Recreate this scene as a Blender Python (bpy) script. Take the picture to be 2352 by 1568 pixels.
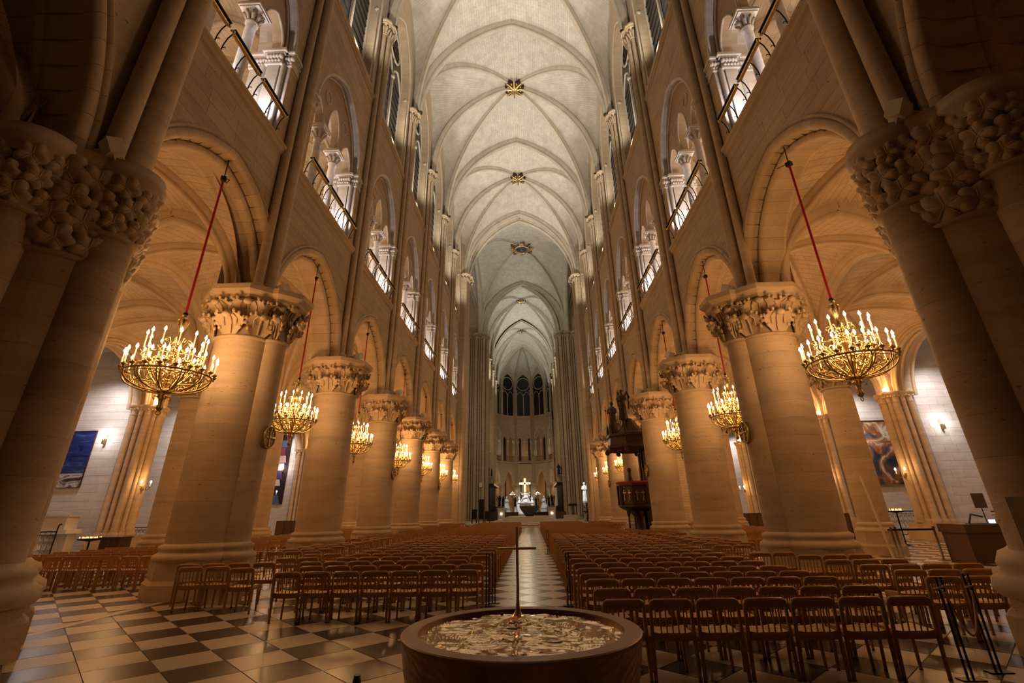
import bpy, math, random
from math import sin, cos, pi, sqrt, atan2, acos, hypot
from mathutils import Vector, Matrix, Euler
random.seed(7)
for o in list(bpy.data.objects):
    bpy.data.objects.remove(o)
SC = bpy.context.scene
COL = SC.collection

# ------------------------------------------------------------------ layout constants (metres)
W = 7.59          # half width of the nave at the wall face
L = 6.84          # bay length
Y1 = 12.84        # first free-standing pair of columns (left)
DR = 0.97         # the right-hand row stands this much further on
TH = 1.40         # nave wall thickness
AX = 13.65        # aisle column line
CX = 20.9         # chapel pier line
YP = {-1: 7.1, 1: 6.95}      # tower piers
def yk(side, k):
    return Y1 + (k - 1) * L + (DR if side > 0 else 0.0)

# ------------------------------------------------------------------ camera, world, exposure
PIT, YAW, ROL = 0.41395, -0.03077, -0.01665
fx = Vector((sin(YAW) * cos(PIT), cos(YAW) * cos(PIT), sin(PIT)))
rx = fx.cross(Vector((0, 0, 1))).normalized()
ux = rx.cross(fx)
r2 = rx * cos(ROL) + ux * sin(ROL)
u2 = ux * cos(ROL) - rx * sin(ROL)
cam_d = bpy.data.cameras.new('camera')
cam_d.sensor_width = 36.0
cam_d.lens = 1092.775 / 2352 * 36.0
cam_d.shift_y = -90.776 / 2352
cam_d.clip_start = 0.05
cam_d.clip_end = 400
cam = bpy.data.objects.new('camera', cam_d)
COL.objects.link(cam)
cam.matrix_world = Matrix(((r2.x, u2.x, -fx.x, 0.4815), (r2.y, u2.y, -fx.y, 0.0), (r2.z, u2.z, -fx.z, 1.7), (0, 0, 0, 1)))
SC.camera = cam
wd = bpy.data.worlds.new('night')
wd.use_nodes = True
wd.node_tree.nodes['Background'].inputs[0].default_value = (0.02, 0.03, 0.06, 1)
wd.node_tree.nodes['Background'].inputs[1].default_value = 0.05
SC.world = wd
SC.view_settings.view_transform = 'Standard'
SC.view_settings.look = 'None'
SC.view_settings.gamma = 1.0
SC.view_settings.exposure = 0.0
SC.view_settings.use_curve_mapping = False
SC.cycles.adaptive_threshold = 0.05
SC.cycles.max_bounces = 6
SC.cycles.diffuse_bounces = 3
SC.cycles.glossy_bounces = 3
SC.cycles.sample_clamp_indirect = 2.0
SC.cycles.sample_clamp_direct = 30.0
SC.cycles.blur_glossy = 0.5
SC.cycles.caustics_reflective = False
SC.cycles.caustics_refractive = False

WARM = (1.0, 0.47, 0.15)
AMBER = (1.0, 0.50, 0.18)
COOL = (1.0, 0.90, 0.93)
NEUT = (1.0, 0.89, 0.73)
def point(x, y, z, power, col=WARM, r=0.25, name='lamp_light'):
    d = bpy.data.lights.new(name, 'POINT')
    d.energy = power
    d.color = col
    d.shadow_soft_size = r
    o = bpy.data.objects.new(name, d)
    COL.objects.link(o)
    o.location = (x, y, z)
    return o
def spot(x, y, z, tx, ty, tz, power, col=COOL, angle=70, blend=0.6, r=0.1, name='spot_light'):
    d = bpy.data.lights.new(name, 'SPOT')
    d.energy = power
    d.color = col
    d.spot_size = math.radians(angle)
    d.spot_blend = blend
    d.shadow_soft_size = r
    o = bpy.data.objects.new(name, d)
    COL.objects.link(o)
    o.location = (x, y, z)
    o.rotation_euler = (Vector((tx, ty, tz)) - Vector((x, y, z))).to_track_quat('-Z', 'Y').to_euler()
    return o

# light of the chandeliers (one lamp inside each), of the projectors on the ledges and of the chapels
CH = [(-1, 0, 10.37, 7.75, 1.0), (-1, 1, 16.55, 7.75, 0.86), (-1, 2, 23.0, 7.75, 0.84), (-1, 3, 31.0, 7.75, 0.82), (-1, 4, 38.0, 7.75, 0.82), (-1, 5, 45.2, 7.75, 0.82), (-1, 6, 51.6, 7.75, 0.82),
      (1, 0, 10.62, 7.75, 1.0), (1, 1, 17.4, 7.75, 0.86), (1, 2, 24.05, 7.75, 0.84), (1, 4, 38.8, 7.75, 0.82), (1, 5, 45.6, 7.75, 0.82), (1, 6, 51.8, 7.75, 0.82), (1, 3, 31.9, 8.6, 0.82)]
for sd, k, y, x, sc in CH:
    point(sd * x, y, 5.25, 305 * (1.0 if k == 0 else 1), WARM, 0.45, 'chandelier_glow')
for sd in (-1, 1):
    for k in range(0, 7):
        ym = yk(sd, k) + L / 2
        # warm fill points added in mid-air in each aisle bay to light the vaults
        point(sd * 11.0, ym, 7.9, 95, AMBER, 0.3, 'aisle_glow')
        point(sd * 17.4, ym, 6.9, 150, AMBER, 0.3, 'aisle_glow')
        # gallery projectors
        point(sd * (W + 3.4), ym, 14.6, 240, (1.0, 0.72, 0.45), 0.3, 'gallery_glow')
        for e in (0.0,):
            spot(sd * (W + 0.55), yk(sd, k + 1) - 1.75, 13.25, sd * (W + 0.45), yk(sd, k + 1) - 0.95, 16.8, 300, COOL, 95, 0.8, 0.06, 'gallery_spot')
        spot(sd * (W + 0.75), ym, 13.3, sd * (W + 0.5), ym + 0.2, 19, 110, COOL, 110, 0.8, 0.06, 'gallery_spot')
    for k in range(0, 7):
        # vault projectors on the clerestory sill
        ym = yk(sd, k) + L / 2
        spot(sd * (W - 0.15), ym, 23.1, sd * 0.5, ym + 1.0, 39, 2350, NEUT, 115, 0.9, 0.3, 'vault_projector')
    spot(sd * 7.2, 56.5, 24.5, 0, 64, 39, 4600, (1.0, 0.98, 0.84), 120, 0.9, 0.3, 'vault_projector')
    for y in (79.5, 87, 95, 103):
        spot(sd * 6.2 - 0.4, y, 23.5, -0.5, y + 1, 39, 1500, (1.0, 0.98, 0.84), 120, 0.9, 0.3, 'vault_projector')
    for k in range(1, 8):
        y = yk(sd, k)
        spot(sd * 21.9, y - 2.2, 9.3, sd * 24.5, y, 3.6, 620, (1.0, 0.90, 0.86), 100, 0.9, 0.2, 'chapel_projector')
    # transept
    point(sd * 16, 65, 16, 500, (1.0, 0.85, 0.6), 1.0, 'transept_glow')
point(-0.5, 62, 12, 520, (1.0, 0.84, 0.60), 1.0, 'crossing_glow')
point(-0.8, 106, 7.0, 420, (1.0, 0.75, 0.45), 0.8, 'choir_glow')
point(-0.7, 90, 14.0, 500, (1.0, 0.75, 0.45), 0.8, 'choir_glow')
spot(-0.6, 92, 12, -0.7, 100, 3.6, 5200, (0.95, 0.97, 1.0), 22, 0.5, 0.2, 'altar_spot')
spot(-4.0, 92, 12, -4.2, 99.5, 2.9, 1500, (0.95, 0.97, 1.0), 20, 0.5, 0.2, 'altar_spot')
spot(2.6, 92, 12, 2.8, 99.5, 2.9, 1500, (0.95, 0.97, 1.0), 20, 0.5, 0.2, 'altar_spot')
spot(-0.7, 94, 8, -0.7, 101.4, 6.3, 3500, (1.0, 0.9, 0.7), 24, 0.6, 0.2, 'cross_spot')
spot(3.0, 55.5, 10, 7.0, 62, 3.7, 4000, (0.95, 1.0, 0.97), 15, 0.6, 0.2, 'statue_spot')
# ------------------------------------------------------------------ materials
MATS = {}
def nt(name):
    m = bpy.data.materials.new(name)
    m.use_nodes = True
    n = m.node_tree
    b = n.nodes['Principled BSDF']
    MATS[name] = m
    return m, n, b
def plain(name, col, rough=0.6, metal=0.0, var=0.0, vscale=6.0, bump=0.0, bscale=20.0, spec=0.5, emit=None, estr=0.0):
    m, n, b = nt(name)
    b.inputs['Base Color'].default_value = (*col, 1)
    b.inputs['Roughness'].default_value = rough
    b.inputs['Metallic'].default_value = metal
    b.inputs['Specular IOR Level'].default_value = spec
    tc = n.nodes.new('ShaderNodeTexCoord')
    if var:
        nz = n.nodes.new('ShaderNodeTexNoise')
        nz.inputs['Scale'].default_value = vscale
        nz.inputs['Detail'].default_value = 6
        n.links.new(tc.outputs['Object'], nz.inputs['Vector'])
        mx = n.nodes.new('ShaderNodeMix')
        mx.data_type = 'RGBA'
        mx.inputs[6].default_value = (*[c * (1 - var) for c in col], 1)
        mx.inputs[7].default_value = (*[min(1, c * (1 + var * 0.8)) for c in col], 1)
        n.links.new(nz.outputs['Fac'], mx.inputs[0])
        n.links.new(mx.outputs[2], b.inputs['Base Color'])
    if bump:
        nb = n.nodes.new('ShaderNodeTexNoise')
        nb.inputs['Scale'].default_value = bscale
        nb.inputs['Detail'].default_value = 5
        n.links.new(tc.outputs['Object'], nb.inputs['Vector'])
        bp = n.nodes.new('ShaderNodeBump')
        bp.inputs['Strength'].default_value = bump
        bp.inputs['Distance'].default_value = 0.02
        n.links.new(nb.outputs['Fac'], bp.inputs['Height'])
        n.links.new(bp.outputs['Normal'], b.inputs['Normal'])
    if emit:
        b.inputs['Emission Color'].default_value = (*emit, 1)
        b.inputs['Emission Strength'].default_value = estr
        m.cycles.emission_sampling = 'NONE'
    return m
def stone(name, col, bed=True, brick=None, rnd=0.10, pits=True, rough=0.82):
    """limestone: soft cloudy tone, bedding streaks, small pits; brick=(w,h,axis) draws fine joints from UV"""
    m, n, b = nt(name)
    b.inputs['Roughness'].default_value = rough
    b.inputs['Specular IOR Level'].default_value = 0.25
    tc = n.nodes.new('ShaderNodeTexCoord')
    geo = n.nodes.new('ShaderNodeNewGeometry')
    mp = n.nodes.new('ShaderNodeMapping')
    mp.inputs['Scale'].default_value = (0.5, 0.5, 3.2) if bed else (1, 1, 1)
    n.links.new(geo.outputs['Position'], mp.inputs['Vector'])
    nz = n.nodes.new('ShaderNodeTexNoise')
    nz.inputs['Scale'].default_value = 1.3
    nz.inputs['Detail'].default_value = 7
    nz.inputs['Roughness'].default_value = 0.6
    n.links.new(mp.outputs[0], nz.inputs['Vector'])
    cr = n.nodes.new('ShaderNodeValToRGB')
    cr.color_ramp.elements[0].position = 0.28
    cr.color_ramp.elements[0].color = (*[c * 0.80 for c in col], 1)
    cr.color_ramp.elements[1].position = 0.72
    cr.color_ramp.elements[1].color = (*[min(1, c * 1.10) for c in col], 1)
    n.links.new(nz.outputs['Fac'], cr.inputs[0])
    out = cr.outputs[0]
    oi = n.nodes.new('ShaderNodeObjectInfo')
    mr = n.nodes.new('ShaderNodeMapRange')
    mr.inputs['To Min'].default_value = 1 - rnd
    mr.inputs['To Max'].default_value = 1 + rnd * 0.6
    n.links.new(oi.outputs['Random'], mr.inputs['Value'])
    mul = n.nodes.new('ShaderNodeVectorMath')
    mul.operation = 'SCALE'
    n.links.new(out, mul.inputs[0])
    n.links.new(mr.outputs[0], mul.inputs['Scale'])
    out = mul.outputs[0]
    h = None
    if pits:
        n2 = n.nodes.new('ShaderNodeTexNoise')
        n2.inputs['Scale'].default_value = 9
        n2.inputs['Detail'].default_value = 3
        mp2 = n.nodes.new('ShaderNodeMapping')
        mp2.inputs['Scale'].default_value = (1, 1, 2.2)
        n.links.new(geo.outputs['Position'], mp2.inputs['Vector'])
        n.links.new(mp2.outputs[0], n2.inputs['Vector'])
        c2 = n.nodes.new('ShaderNodeValToRGB')
        c2.color_ramp.elements[0].position = 0.24
        c2.color_ramp.elements[0].color = (0.35, 0.28, 0.22, 1)
        c2.color_ramp.elements[1].position = 0.33
        c2.color_ramp.elements[1].color = (1, 1, 1, 1)
        n.links.new(n2.outputs['Fac'], c2.inputs[0])
        m2 = n.nodes.new('ShaderNodeVectorMath')
        m2.operation = 'MULTIPLY'
        n.links.new(out, m2.inputs[0])
        n.links.new(c2.outputs[0], m2.inputs[1])
        out = m2.outputs[0]
        h = n2.outputs['Fac']
    if brick:
        bt = n.nodes.new('ShaderNodeTexBrick')
        bt.inputs['Scale'].default_value = 1.0
        bt.inputs['Brick Width'].default_value = brick[0]
        bt.inputs['Row Height'].default_value = brick[1]
        bt.inputs['Mortar Size'].default_value = brick[2]
        bt.inputs['Mortar Smooth'].default_value = 0.3
        bt.inputs['Color1'].default_value = (1, 1, 1, 1)
        bt.inputs['Color2'].default_value = (0.90, 0.90, 0.90, 1)
        bt.inputs['Mortar'].default_value = (0.66, 0.62, 0.58, 1)
        n.links.new(tc.outputs['UV'], bt.inputs['Vector'])
        m3 = n.nodes.new('ShaderNodeVectorMath')
        m3.operation = 'MULTIPLY'
        n.links.new(out, m3.inputs[0])
        n.links.new(bt.outputs['Color'], m3.inputs[1])
        out = m3.outputs[0]
    n.links.new(out, b.inputs['Base Color'])
    nb = n.nodes.new('ShaderNodeTexNoise')
    nb.inputs['Scale'].default_value = 14
    nb.inputs['Detail'].default_value = 6
    n.links.new(geo.outputs['Position'], nb.inputs['Vector'])
    bp = n.nodes.new('ShaderNodeBump')
    bp.inputs['Strength'].default_value = 0.25
    bp.inputs['Distance'].default_value = 0.03
    n.links.new(nb.outputs['Fac'], bp.inputs['Height'])
    n.links.new(bp.outputs['Normal'], b.inputs['Normal'])
    return m
STONE = stone('limestone', (0.56, 0.44, 0.31))
BLOCK = stone('limestone_block', (0.54, 0.42, 0.29), rnd=0.13)
CARVE = stone('carved_limestone', (0.60, 0.48, 0.34), bed=False, pits=False)
PALE = stone('pale_limestone', (0.74, 0.70, 0.66), pits=False)
WEB = stone('vault_web_stone', (0.66, 0.62, 0.55), bed=False, pits=False, brick=(0.55, 0.24, 0.012))
WEBA = stone('aisle_web_stone', (0.66, 0.54, 0.40), bed=False, pits=False, brick=(0.7, 0.26, 0.014))
RIB = stone('rib_stone', (0.56, 0.50, 0.41), bed=False, pits=False)
BACK = plain('mortar', (0.36, 0.29, 0.21), 0.9)
WALLP = stone('chapel_stone', (0.76, 0.72, 0.69), pits=False, rnd=0.06)
LIGHTT = plain('light_marble', (0.60, 0.49, 0.36), 0.34, var=0.18, vscale=3.0, bump=0.03, bscale=6)
DARKT = plain('dark_marble', (0.070, 0.052, 0.045), 0.26, var=0.45, vscale=5.0, bump=0.03, bscale=6)
GROUT = plain('floor_joint', (0.50, 0.42, 0.31), 0.6)
def wood(name, col, rough=0.42):
    m, n, b = nt(name)
    b.inputs['Roughness'].default_value = rough
    tc = n.nodes.new('ShaderNodeTexCoord')
    mp = n.nodes.new('ShaderNodeMapping')
    mp.inputs['Scale'].default_value = (30, 3, 3)
    nz = n.nodes.new('ShaderNodeTexNoise')
    nz.inputs['Scale'].default_value = 2.5
    nz.inputs['Detail'].default_value = 5
    n.links.new(tc.outputs['Object'], mp.inputs[0])
    n.links.new(mp.outputs[0], nz.inputs['Vector'])
    cr = n.nodes.new('ShaderNodeValToRGB')
    cr.color_ramp.elements[0].position = 0.3
    cr.color_ramp.elements[0].color = (*[c * 0.78 for c in col], 1)
    cr.color_ramp.elements[1].position = 0.75
    cr.color_ramp.elements[1].color = (*[c * 1.15 for c in col], 1)
    n.links.new(nz.outputs['Fac'], cr.inputs[0])
    n.links.new(cr.outputs[0], b.inputs['Base Color'])
    return m
OAK = wood('light_oak', (0.42, 0.225, 0.088), 0.34)
SEATW = wood('seat_oak', (0.52, 0.28, 0.11), 0.45)
DWOOD = wood('dark_carved_oak', (0.060, 0.028, 0.014), 0.40)
MWOOD = wood('brown_wood', (0.11, 0.058, 0.030), 0.45)
GOLD = plain('gilt_brass', (0.80, 0.63, 0.32), 0.26, 1.0, var=0.25, vscale=14)
BRASS = plain('antique_brass', (0.46, 0.35, 0.15), 0.34, 1.0, var=0.3, vscale=12)
BRIGHT = plain('bright_gold', (1.0, 0.76, 0.28), 0.35, 0.4)
IRON = plain('black_iron', (0.018, 0.016, 0.016), 0.45, 0.6)
BLACK = plain('black_paint', (0.012, 0.010, 0.010), 0.4)
CANDLE = plain('candle_wax', (0.95, 0.86, 0.68), 0.5, emit=(1.0, 0.62, 0.28), estr=0.8)
FLAME = plain('lit_bulb', (1, 0.9, 0.7), 0.5, emit=(1.0, 0.74, 0.42), estr=28.0)
LAMPW = plain('lit_lamp', (1, 0.95, 0.9), 0.5, emit=(1.0, 0.80, 0.55), estr=6.0)
RED = plain('red_velvet', (0.50, 0.012, 0.035), 0.7)
ROPE = plain('sisal_rope', (0.50, 0.36, 0.20), 0.8, var=0.2, vscale=30)
VOTIVE = plain('votive_wax', (0.9, 0.6, 0.3), 0.5, emit=(1.0, 0.6, 0.25), estr=1.6)
MARBLE = plain('white_marble', (0.86, 0.87, 0.88), 0.4, var=0.06)
BRONZE = plain('bronze_statue', (0.03, 0.025, 0.02), 0.4, 0.4)
BOXW = plain('white_box_paint', (0.75, 0.68, 0.56), 0.5)
GREY = plain('grey_metal', (0.20, 0.17, 0.14), 0.4, 0.7)
PLANT = plain('dark_foliage', (0.03, 0.05, 0.02), 0.6, var=0.5, vscale=12)
BLUE = plain('blue_paint', (0.01, 0.03, 0.12), 0.4)
MAROON = plain('maroon_paint', (0.05, 0.006, 0.010), 0.5)
SCREEN = plain('lit_screen', (0.3, 0.5, 0.9), 0.4, emit=(0.45, 0.65, 1.0), estr=2.0)
def glass_mat():
    m, n, b = nt('leaded_glass')
    b.inputs['Roughness'].default_value = 0.35
    b.inputs['Specular IOR Level'].default_value = 0.3
    tc = n.nodes.new('ShaderNodeTexCoord')
    mp = n.nodes.new('ShaderNodeMapping')
    mp.inputs['Rotation'].default_value = (math.radians(45), 0, 0)
    ck = n.nodes.new('ShaderNodeTexVoronoi')
    ck.inputs['Scale'].default_value = 3.4
    n.links.new(tc.outputs['Object'], mp.inputs[0])
    n.links.new(mp.outputs[0], ck.inputs['Vector'])
    cr = n.nodes.new('ShaderNodeValToRGB')
    cr.color_ramp.elements[0].color = (0.012, 0.012, 0.016, 1)
    cr.color_ramp.elements[1].color = (0.045, 0.042, 0.042, 1)
    n.links.new(ck.outputs['Distance'], cr.inputs[0])
    n.links.new(cr.outputs[0], b.inputs['Base Color'])
    return m
GLASS = glass_mat()
def bronze_font():
    m, n, b = nt('brushed_bronze')
    b.inputs['Metallic'].default_value = 0.65
    b.inputs['Roughness'].default_value = 0.38
    tc = n.nodes.new('ShaderNodeTexCoord')
    nz = n.nodes.new('ShaderNodeTexNoise')
    nz.inputs['Scale'].default_value = 3.5
    nz.inputs['Detail'].default_value = 6
    n.links.new(tc.outputs['Object'], nz.inputs['Vector'])
    cr = n.nodes.new('ShaderNodeValToRGB')
    cr.color_ramp.elements[0].position = 0.3
    cr.color_ramp.elements[0].color = (0.20, 0.095, 0.045, 1)
    cr.color_ramp.elements[1].position = 0.75
    cr.color_ramp.elements[1].color = (0.46, 0.26, 0.13, 1)
    n.links.new(nz.outputs['Fac'], cr.inputs[0])
    n.links.new(cr.outputs[0], b.inputs['Base Color'])
    # hand-brushed scratches: a stretched noise bent by a larger one
    wv = n.nodes.new('ShaderNodeTexWave')
    wv.wave_type = 'RINGS'
    wv.inputs['Scale'].default_value = 5.0
    wv.inputs['Distortion'].default_value = 9.0
    wv.inputs['Detail'].default_value = 2.0
    wv.inputs['Detail Scale'].default_value = 1.3
    n.links.new(tc.outputs['Object'], wv.inputs['Vector'])
    n2 = n.nodes.new('ShaderNodeTexNoise')
    n2.inputs['Scale'].default_value = 38
    n2.inputs['Detail'].default_value = 3
    n.links.new(tc.outputs['Object'], n2.inputs['Vector'])
    ad = n.nodes.new('ShaderNodeMath')
    ad.operation = 'MULTIPLY'
    n.links.new(wv.outputs['Fac'], ad.inputs[0])
    n.links.new(n2.outputs['Fac'], ad.inputs[1])
    bp = n.nodes.new('ShaderNodeBump')
    bp.inputs['Strength'].default_value = 0.55
    bp.inputs['Distance'].default_value = 0.012
    n.links.new(ad.outputs[0], bp.inputs['Height'])
    n.links.new(bp.outputs['Normal'], b.inputs['Normal'])
    return m
FONTM = bronze_font()
RIMM = plain('bronze_rim', (0.30, 0.19, 0.14), 0.5, 0.6, var=0.15, vscale=4, bump=0.1, bscale=60)
WATER = plain('gilded_water', (0.70, 0.49, 0.30), 0.18, 1.0, var=0.12, vscale=3)
def picture(name, cols, scale=3.0, kind='noise', stretch=(1, 1, 1)):
    m, n, b = nt(name)
    b.inputs['Roughness'].default_value = 0.5
    tc = n.nodes.new('ShaderNodeTexCoord')
    mp = n.nodes.new('ShaderNodeMapping')
    mp.inputs['Scale'].default_value = stretch
    n.links.new(tc.outputs['Object'], mp.inputs[0])
    if kind == 'noise':
        t = n.nodes.new('ShaderNodeTexNoise')
        t.inputs['Scale'].default_value = scale
        t.inputs['Detail'].default_value = 5
        t.inputs['Distortion'].default_value = 1.2
        o = t.outputs['Fac']
    else:
        t = n.nodes.new('ShaderNodeTexVoronoi')
        t.inputs['Scale'].default_value = scale
        o = t.outputs['Color']
    n.links.new(mp.outputs[0], t.inputs['Vector'])
    cr = n.nodes.new('ShaderNodeValToRGB')
    if kind != 'noise':
        cr.color_ramp.interpolation = 'CONSTANT'
        n.links.new(o, cr.inputs[0])
    else:
        n.links.new(o, cr.inputs[0])
    e = cr.color_ramp.elements
    lo, hi = (0.30, 0.70) if kind == 'noise' else (0.0, 0.85)
    while len(e) < len(cols):
        e.new(0.5)
    for i, c in enumerate(cols):
        e[i].position = lo + (hi - lo) * i / (len(cols) - 1)
        e[i].color = (*c, 1)
    n.links.new(cr.outputs[0], b.inputs['Base Color'])
    return m
SEA = picture('blue_sea_painting', [(0.005, 0.008, 0.05), (0.01, 0.03, 0.22), (0.02, 0.04, 0.16), (0.08, 0.16, 0.55)], 1.1, 'noise', (0.7, 1, 3.0))
SURF = picture('white_surf_painting', [(0.03, 0.02, 0.03), (0.10, 0.05, 0.07), (0.7, 0.68, 0.66), (0.06, 0.03, 0.04), (0.6, 0.4, 0.35)], 1.4, 'noise', (0.8, 1, 2.2))
OIL = picture('old_oil_painting', [(0.01, 0.02, 0.05), (0.05, 0.06, 0.08), (0.30, 0.12, 0.04), (0.75, 0.68, 0.55), (0.08, 0.04, 0.02)], 0.9, 'noise', (1, 1, 0.9))
CROWD = picture('crowd_painting', [(0.02, 0.02, 0.03), (0.12, 0.08, 0.08), (0.45, 0.38, 0.34), (0.05, 0.04, 0.06)], 2.5, 'noise')

# ------------------------------------------------------------------ mesh building
class MB:
    def __init__(s):
        s.v = []; s.f = []; s.uv = None; s.sm = []
    def add(s, vs, fs, smooth=False):
        o = len(s.v)
        s.v += [tuple(p) for p in vs]
        s.f += [tuple(i + o for i in f) for f in fs]
        s.sm += [smooth] * len(fs)
    def join(s, o, M=None):
        vs = o.v if M is None else [tuple(M @ Vector(p)) for p in o.v]
        k = len(s.v)
        s.v += vs
        s.f += [tuple(i + k for i in f) for f in o.f]
        s.sm += o.sm
        return s
    def box(s, x0, x1, y0, y1, z0, z1):
        s.add([(x0, y0, z0), (x1, y0, z0), (x1, y1, z0), (x0, y1, z0), (x0, y0, z1), (x1, y0, z1), (x1, y1, z1), (x0, y1, z1)],
              [(0, 3, 2, 1), (4, 5, 6, 7), (0, 1, 5, 4), (1, 2, 6, 5), (2, 3, 7, 6), (3, 0, 4, 7)])
        return s
    def lathe(s, prof, n=16, c=(0, 0, 0), rot=0.0, smooth=True, fold=None, cap=True, sx=1.0, sy=1.0):
        vs = []; fs = []
        for r, z in prof:
            for i in range(n):
                a = rot + 2 * pi * i / n
                q = r * (1 + (fold[1] * cos(fold[0] * a) if fold else 0))
                vs.append((c[0] + q * cos(a) * sx, c[1] + q * sin(a) * sy, c[2] + z))
        for j in range(len(prof) - 1):
            for i in range(n):
                fs.append((j * n + i, j * n + (i + 1) % n, (j + 1) * n + (i + 1) % n, (j + 1) * n + i))
        s.add(vs, fs, smooth)
        if cap:
            m = len(prof)
            if prof[0][0] > 1e-4:
                s.add(vs[:n], [tuple(range(n - 1, -1, -1))])
            if prof[-1][0] > 1e-4:
                s.add(vs[(m - 1) * n:], [tuple(range(n))])
        return s
    def tube(s, pts, r, n=6, closed=False, smooth=True, up=None):
        P = [Vector(p) for p in pts]
        m = len(P)
        vs = []; fs = []
        pn = None
        for i in range(m):
            a = P[i - 1] if (i > 0 or closed) else P[i]
            b = P[(i + 1) % m] if (i < m - 1 or closed) else P[i]
            t = (b - a).normalized()
            if pn is None:
                q = Vector(up) if up else (Vector((0, 0, 1)) if abs(t.z) < 0.9 else Vector((1, 0, 0)))
            else:
                q = pn
            w = t.cross(q)
            if w.length < 1e-6:
                w = t.cross(Vector((0.3, 0.9, 0.1)))
            w.normalize()
            pn = w.cross(t).normalized()
            rr = r[i] if isinstance(r, (list, tuple)) else r
            for j in range(n):
                an = 2 * pi * j / n
                vs.append(P[i] + (w * cos(an) + pn * sin(an)) * rr)
        for i in range(m if closed else m - 1):
            for j in range(n):
                fs.append((i * n + j, i * n + (j + 1) % n, ((i + 1) % m) * n + (j + 1) % n, ((i + 1) % m) * n + j))
        s.add(vs, fs, smooth)
        if not closed:
            s.add(vs[:n], [tuple(range(n - 1, -1, -1))])
            s.add(vs[-n:], [tuple(range(n))])
        return s
    def ball(s, c, r, n=8, m=6, sc=(1, 1, 1)):
        prof = [(sin(pi * i / m), -cos(pi * i / m)) for i in range(m + 1)]
        vs = []; fs = []
        for q, z in prof:
            for i in range(n):
                a = 2 * pi * i / n
                vs.append((c[0] + r * q * cos(a) * sc[0], c[1] + r * q * sin(a) * sc[1], c[2] + r * z * sc[2]))
        for j in range(m):
            for i in range(n):
                fs.append((j * n + i, j * n + (i + 1) % n, (j + 1) * n + (i + 1) % n, (j + 1) * n + i))
        s.add(vs, fs, True)
        return s
    def grid(s, rows, smooth=True, uvs=None):
        n = len(rows[0])
        fs = [(j * n + i, j * n + i + 1, (j + 1) * n + i + 1, (j + 1) * n + i) for j in range(len(rows) - 1) for i in range(n - 1)]
        if uvs is not None:
            if s.uv is None:
                s.uv = {}
            o = len(s.v)
            k = 0
            for r in uvs:
                for q in r:
                    s.uv[o + k] = q
                    k += 1
        s.add([p for r in rows for p in r], fs, smooth)
        return s
    def mesh(s, name, mat):
        me = bpy.data.meshes.new(name)
        me.from_pydata(s.v, [], s.f)
        me.polygons.foreach_set('use_smooth', s.sm)
        if s.uv is not None:
            ul = me.uv_layers.new(name='UVMap')
            data = []
            for lp in me.loops:
                data += list(s.uv.get(lp.vertex_index, (0, 0)))
            ul.data.foreach_set('uv', data)
        me.materials.append(mat)
        me.update()
        return me
    def obj(s, name, mat, parent=None, loc=(0, 0, 0), rot=(0, 0, 0), sc=(1, 1, 1)):
        return put(name, s.mesh(name, mat), parent, loc, rot, sc)
def put(name, me, parent=None, loc=(0, 0, 0), rot=(0, 0, 0), sc=(1, 1, 1)):
    o = bpy.data.objects.new(name, me)
    COL.objects.link(o)
    o.parent = parent
    o.location = loc
    o.rotation_euler = rot
    o.scale = sc
    return o
def empty(name, loc=(0, 0, 0), rotz=0.0, sc=(1, 1, 1)):
    o = bpy.data.objects.new(name, None)
    COL.objects.link(o)
    o.location = loc
    o.rotation_euler = (0, 0, rotz)
    o.scale = sc
    o.empty_display_size = 0.2
    return o
def tag(o, label, cat, group=None):
    o['label'] = label
    o['category'] = cat
    if group:
        o['group'] = group
    return o
def struct(o):
    o['kind'] = 'structure'
    return o
def stuff(o):
    o['kind'] = 'stuff'
    return o
def dup(root, loc=None, rotz=None, sc=None, label=None, group=None):
    c = root.copy()
    COL.objects.link(c)
    if loc is not None: c.location = loc
    if rotz is not None: c.rotation_euler = (0, 0, rotz)
    if sc is not None: c.scale = sc
    if label: c['label'] = label
    if group: c['group'] = group
    for ch in root.children:
        d = ch.copy(); COL.objects.link(d); d.parent = c
        for g in ch.children:
            e = g.copy(); COL.objects.link(e); e.parent = d
    return c
ORD = ['first', 'second', 'third', 'fourth', 'fifth', 'sixth', 'seventh', 'eighth', 'ninth', 'tenth', 'eleventh', 'twelfth', 'thirteenth', 'fourteenth', 'fifteenth', 'sixteenth', 'seventeenth', 'eighteenth', 'nineteenth', 'twentieth', 'twenty-first', 'twenty-second', 'twenty-third', 'twenty-fourth', 'twenty-fifth', 'twenty-sixth', 'twenty-seventh', 'twenty-eighth', 'twenty-ninth', 'thirtieth', 'thirty-first', 'thirty-second', 'thirty-third', 'thirty-fourth', 'thirty-fifth', 'thirty-sixth', 'thirty-seventh', 'thirty-eighth', 'thirty-ninth', 'fortieth']
SIDE = {-1: 'left', 1: 'right'}

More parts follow.
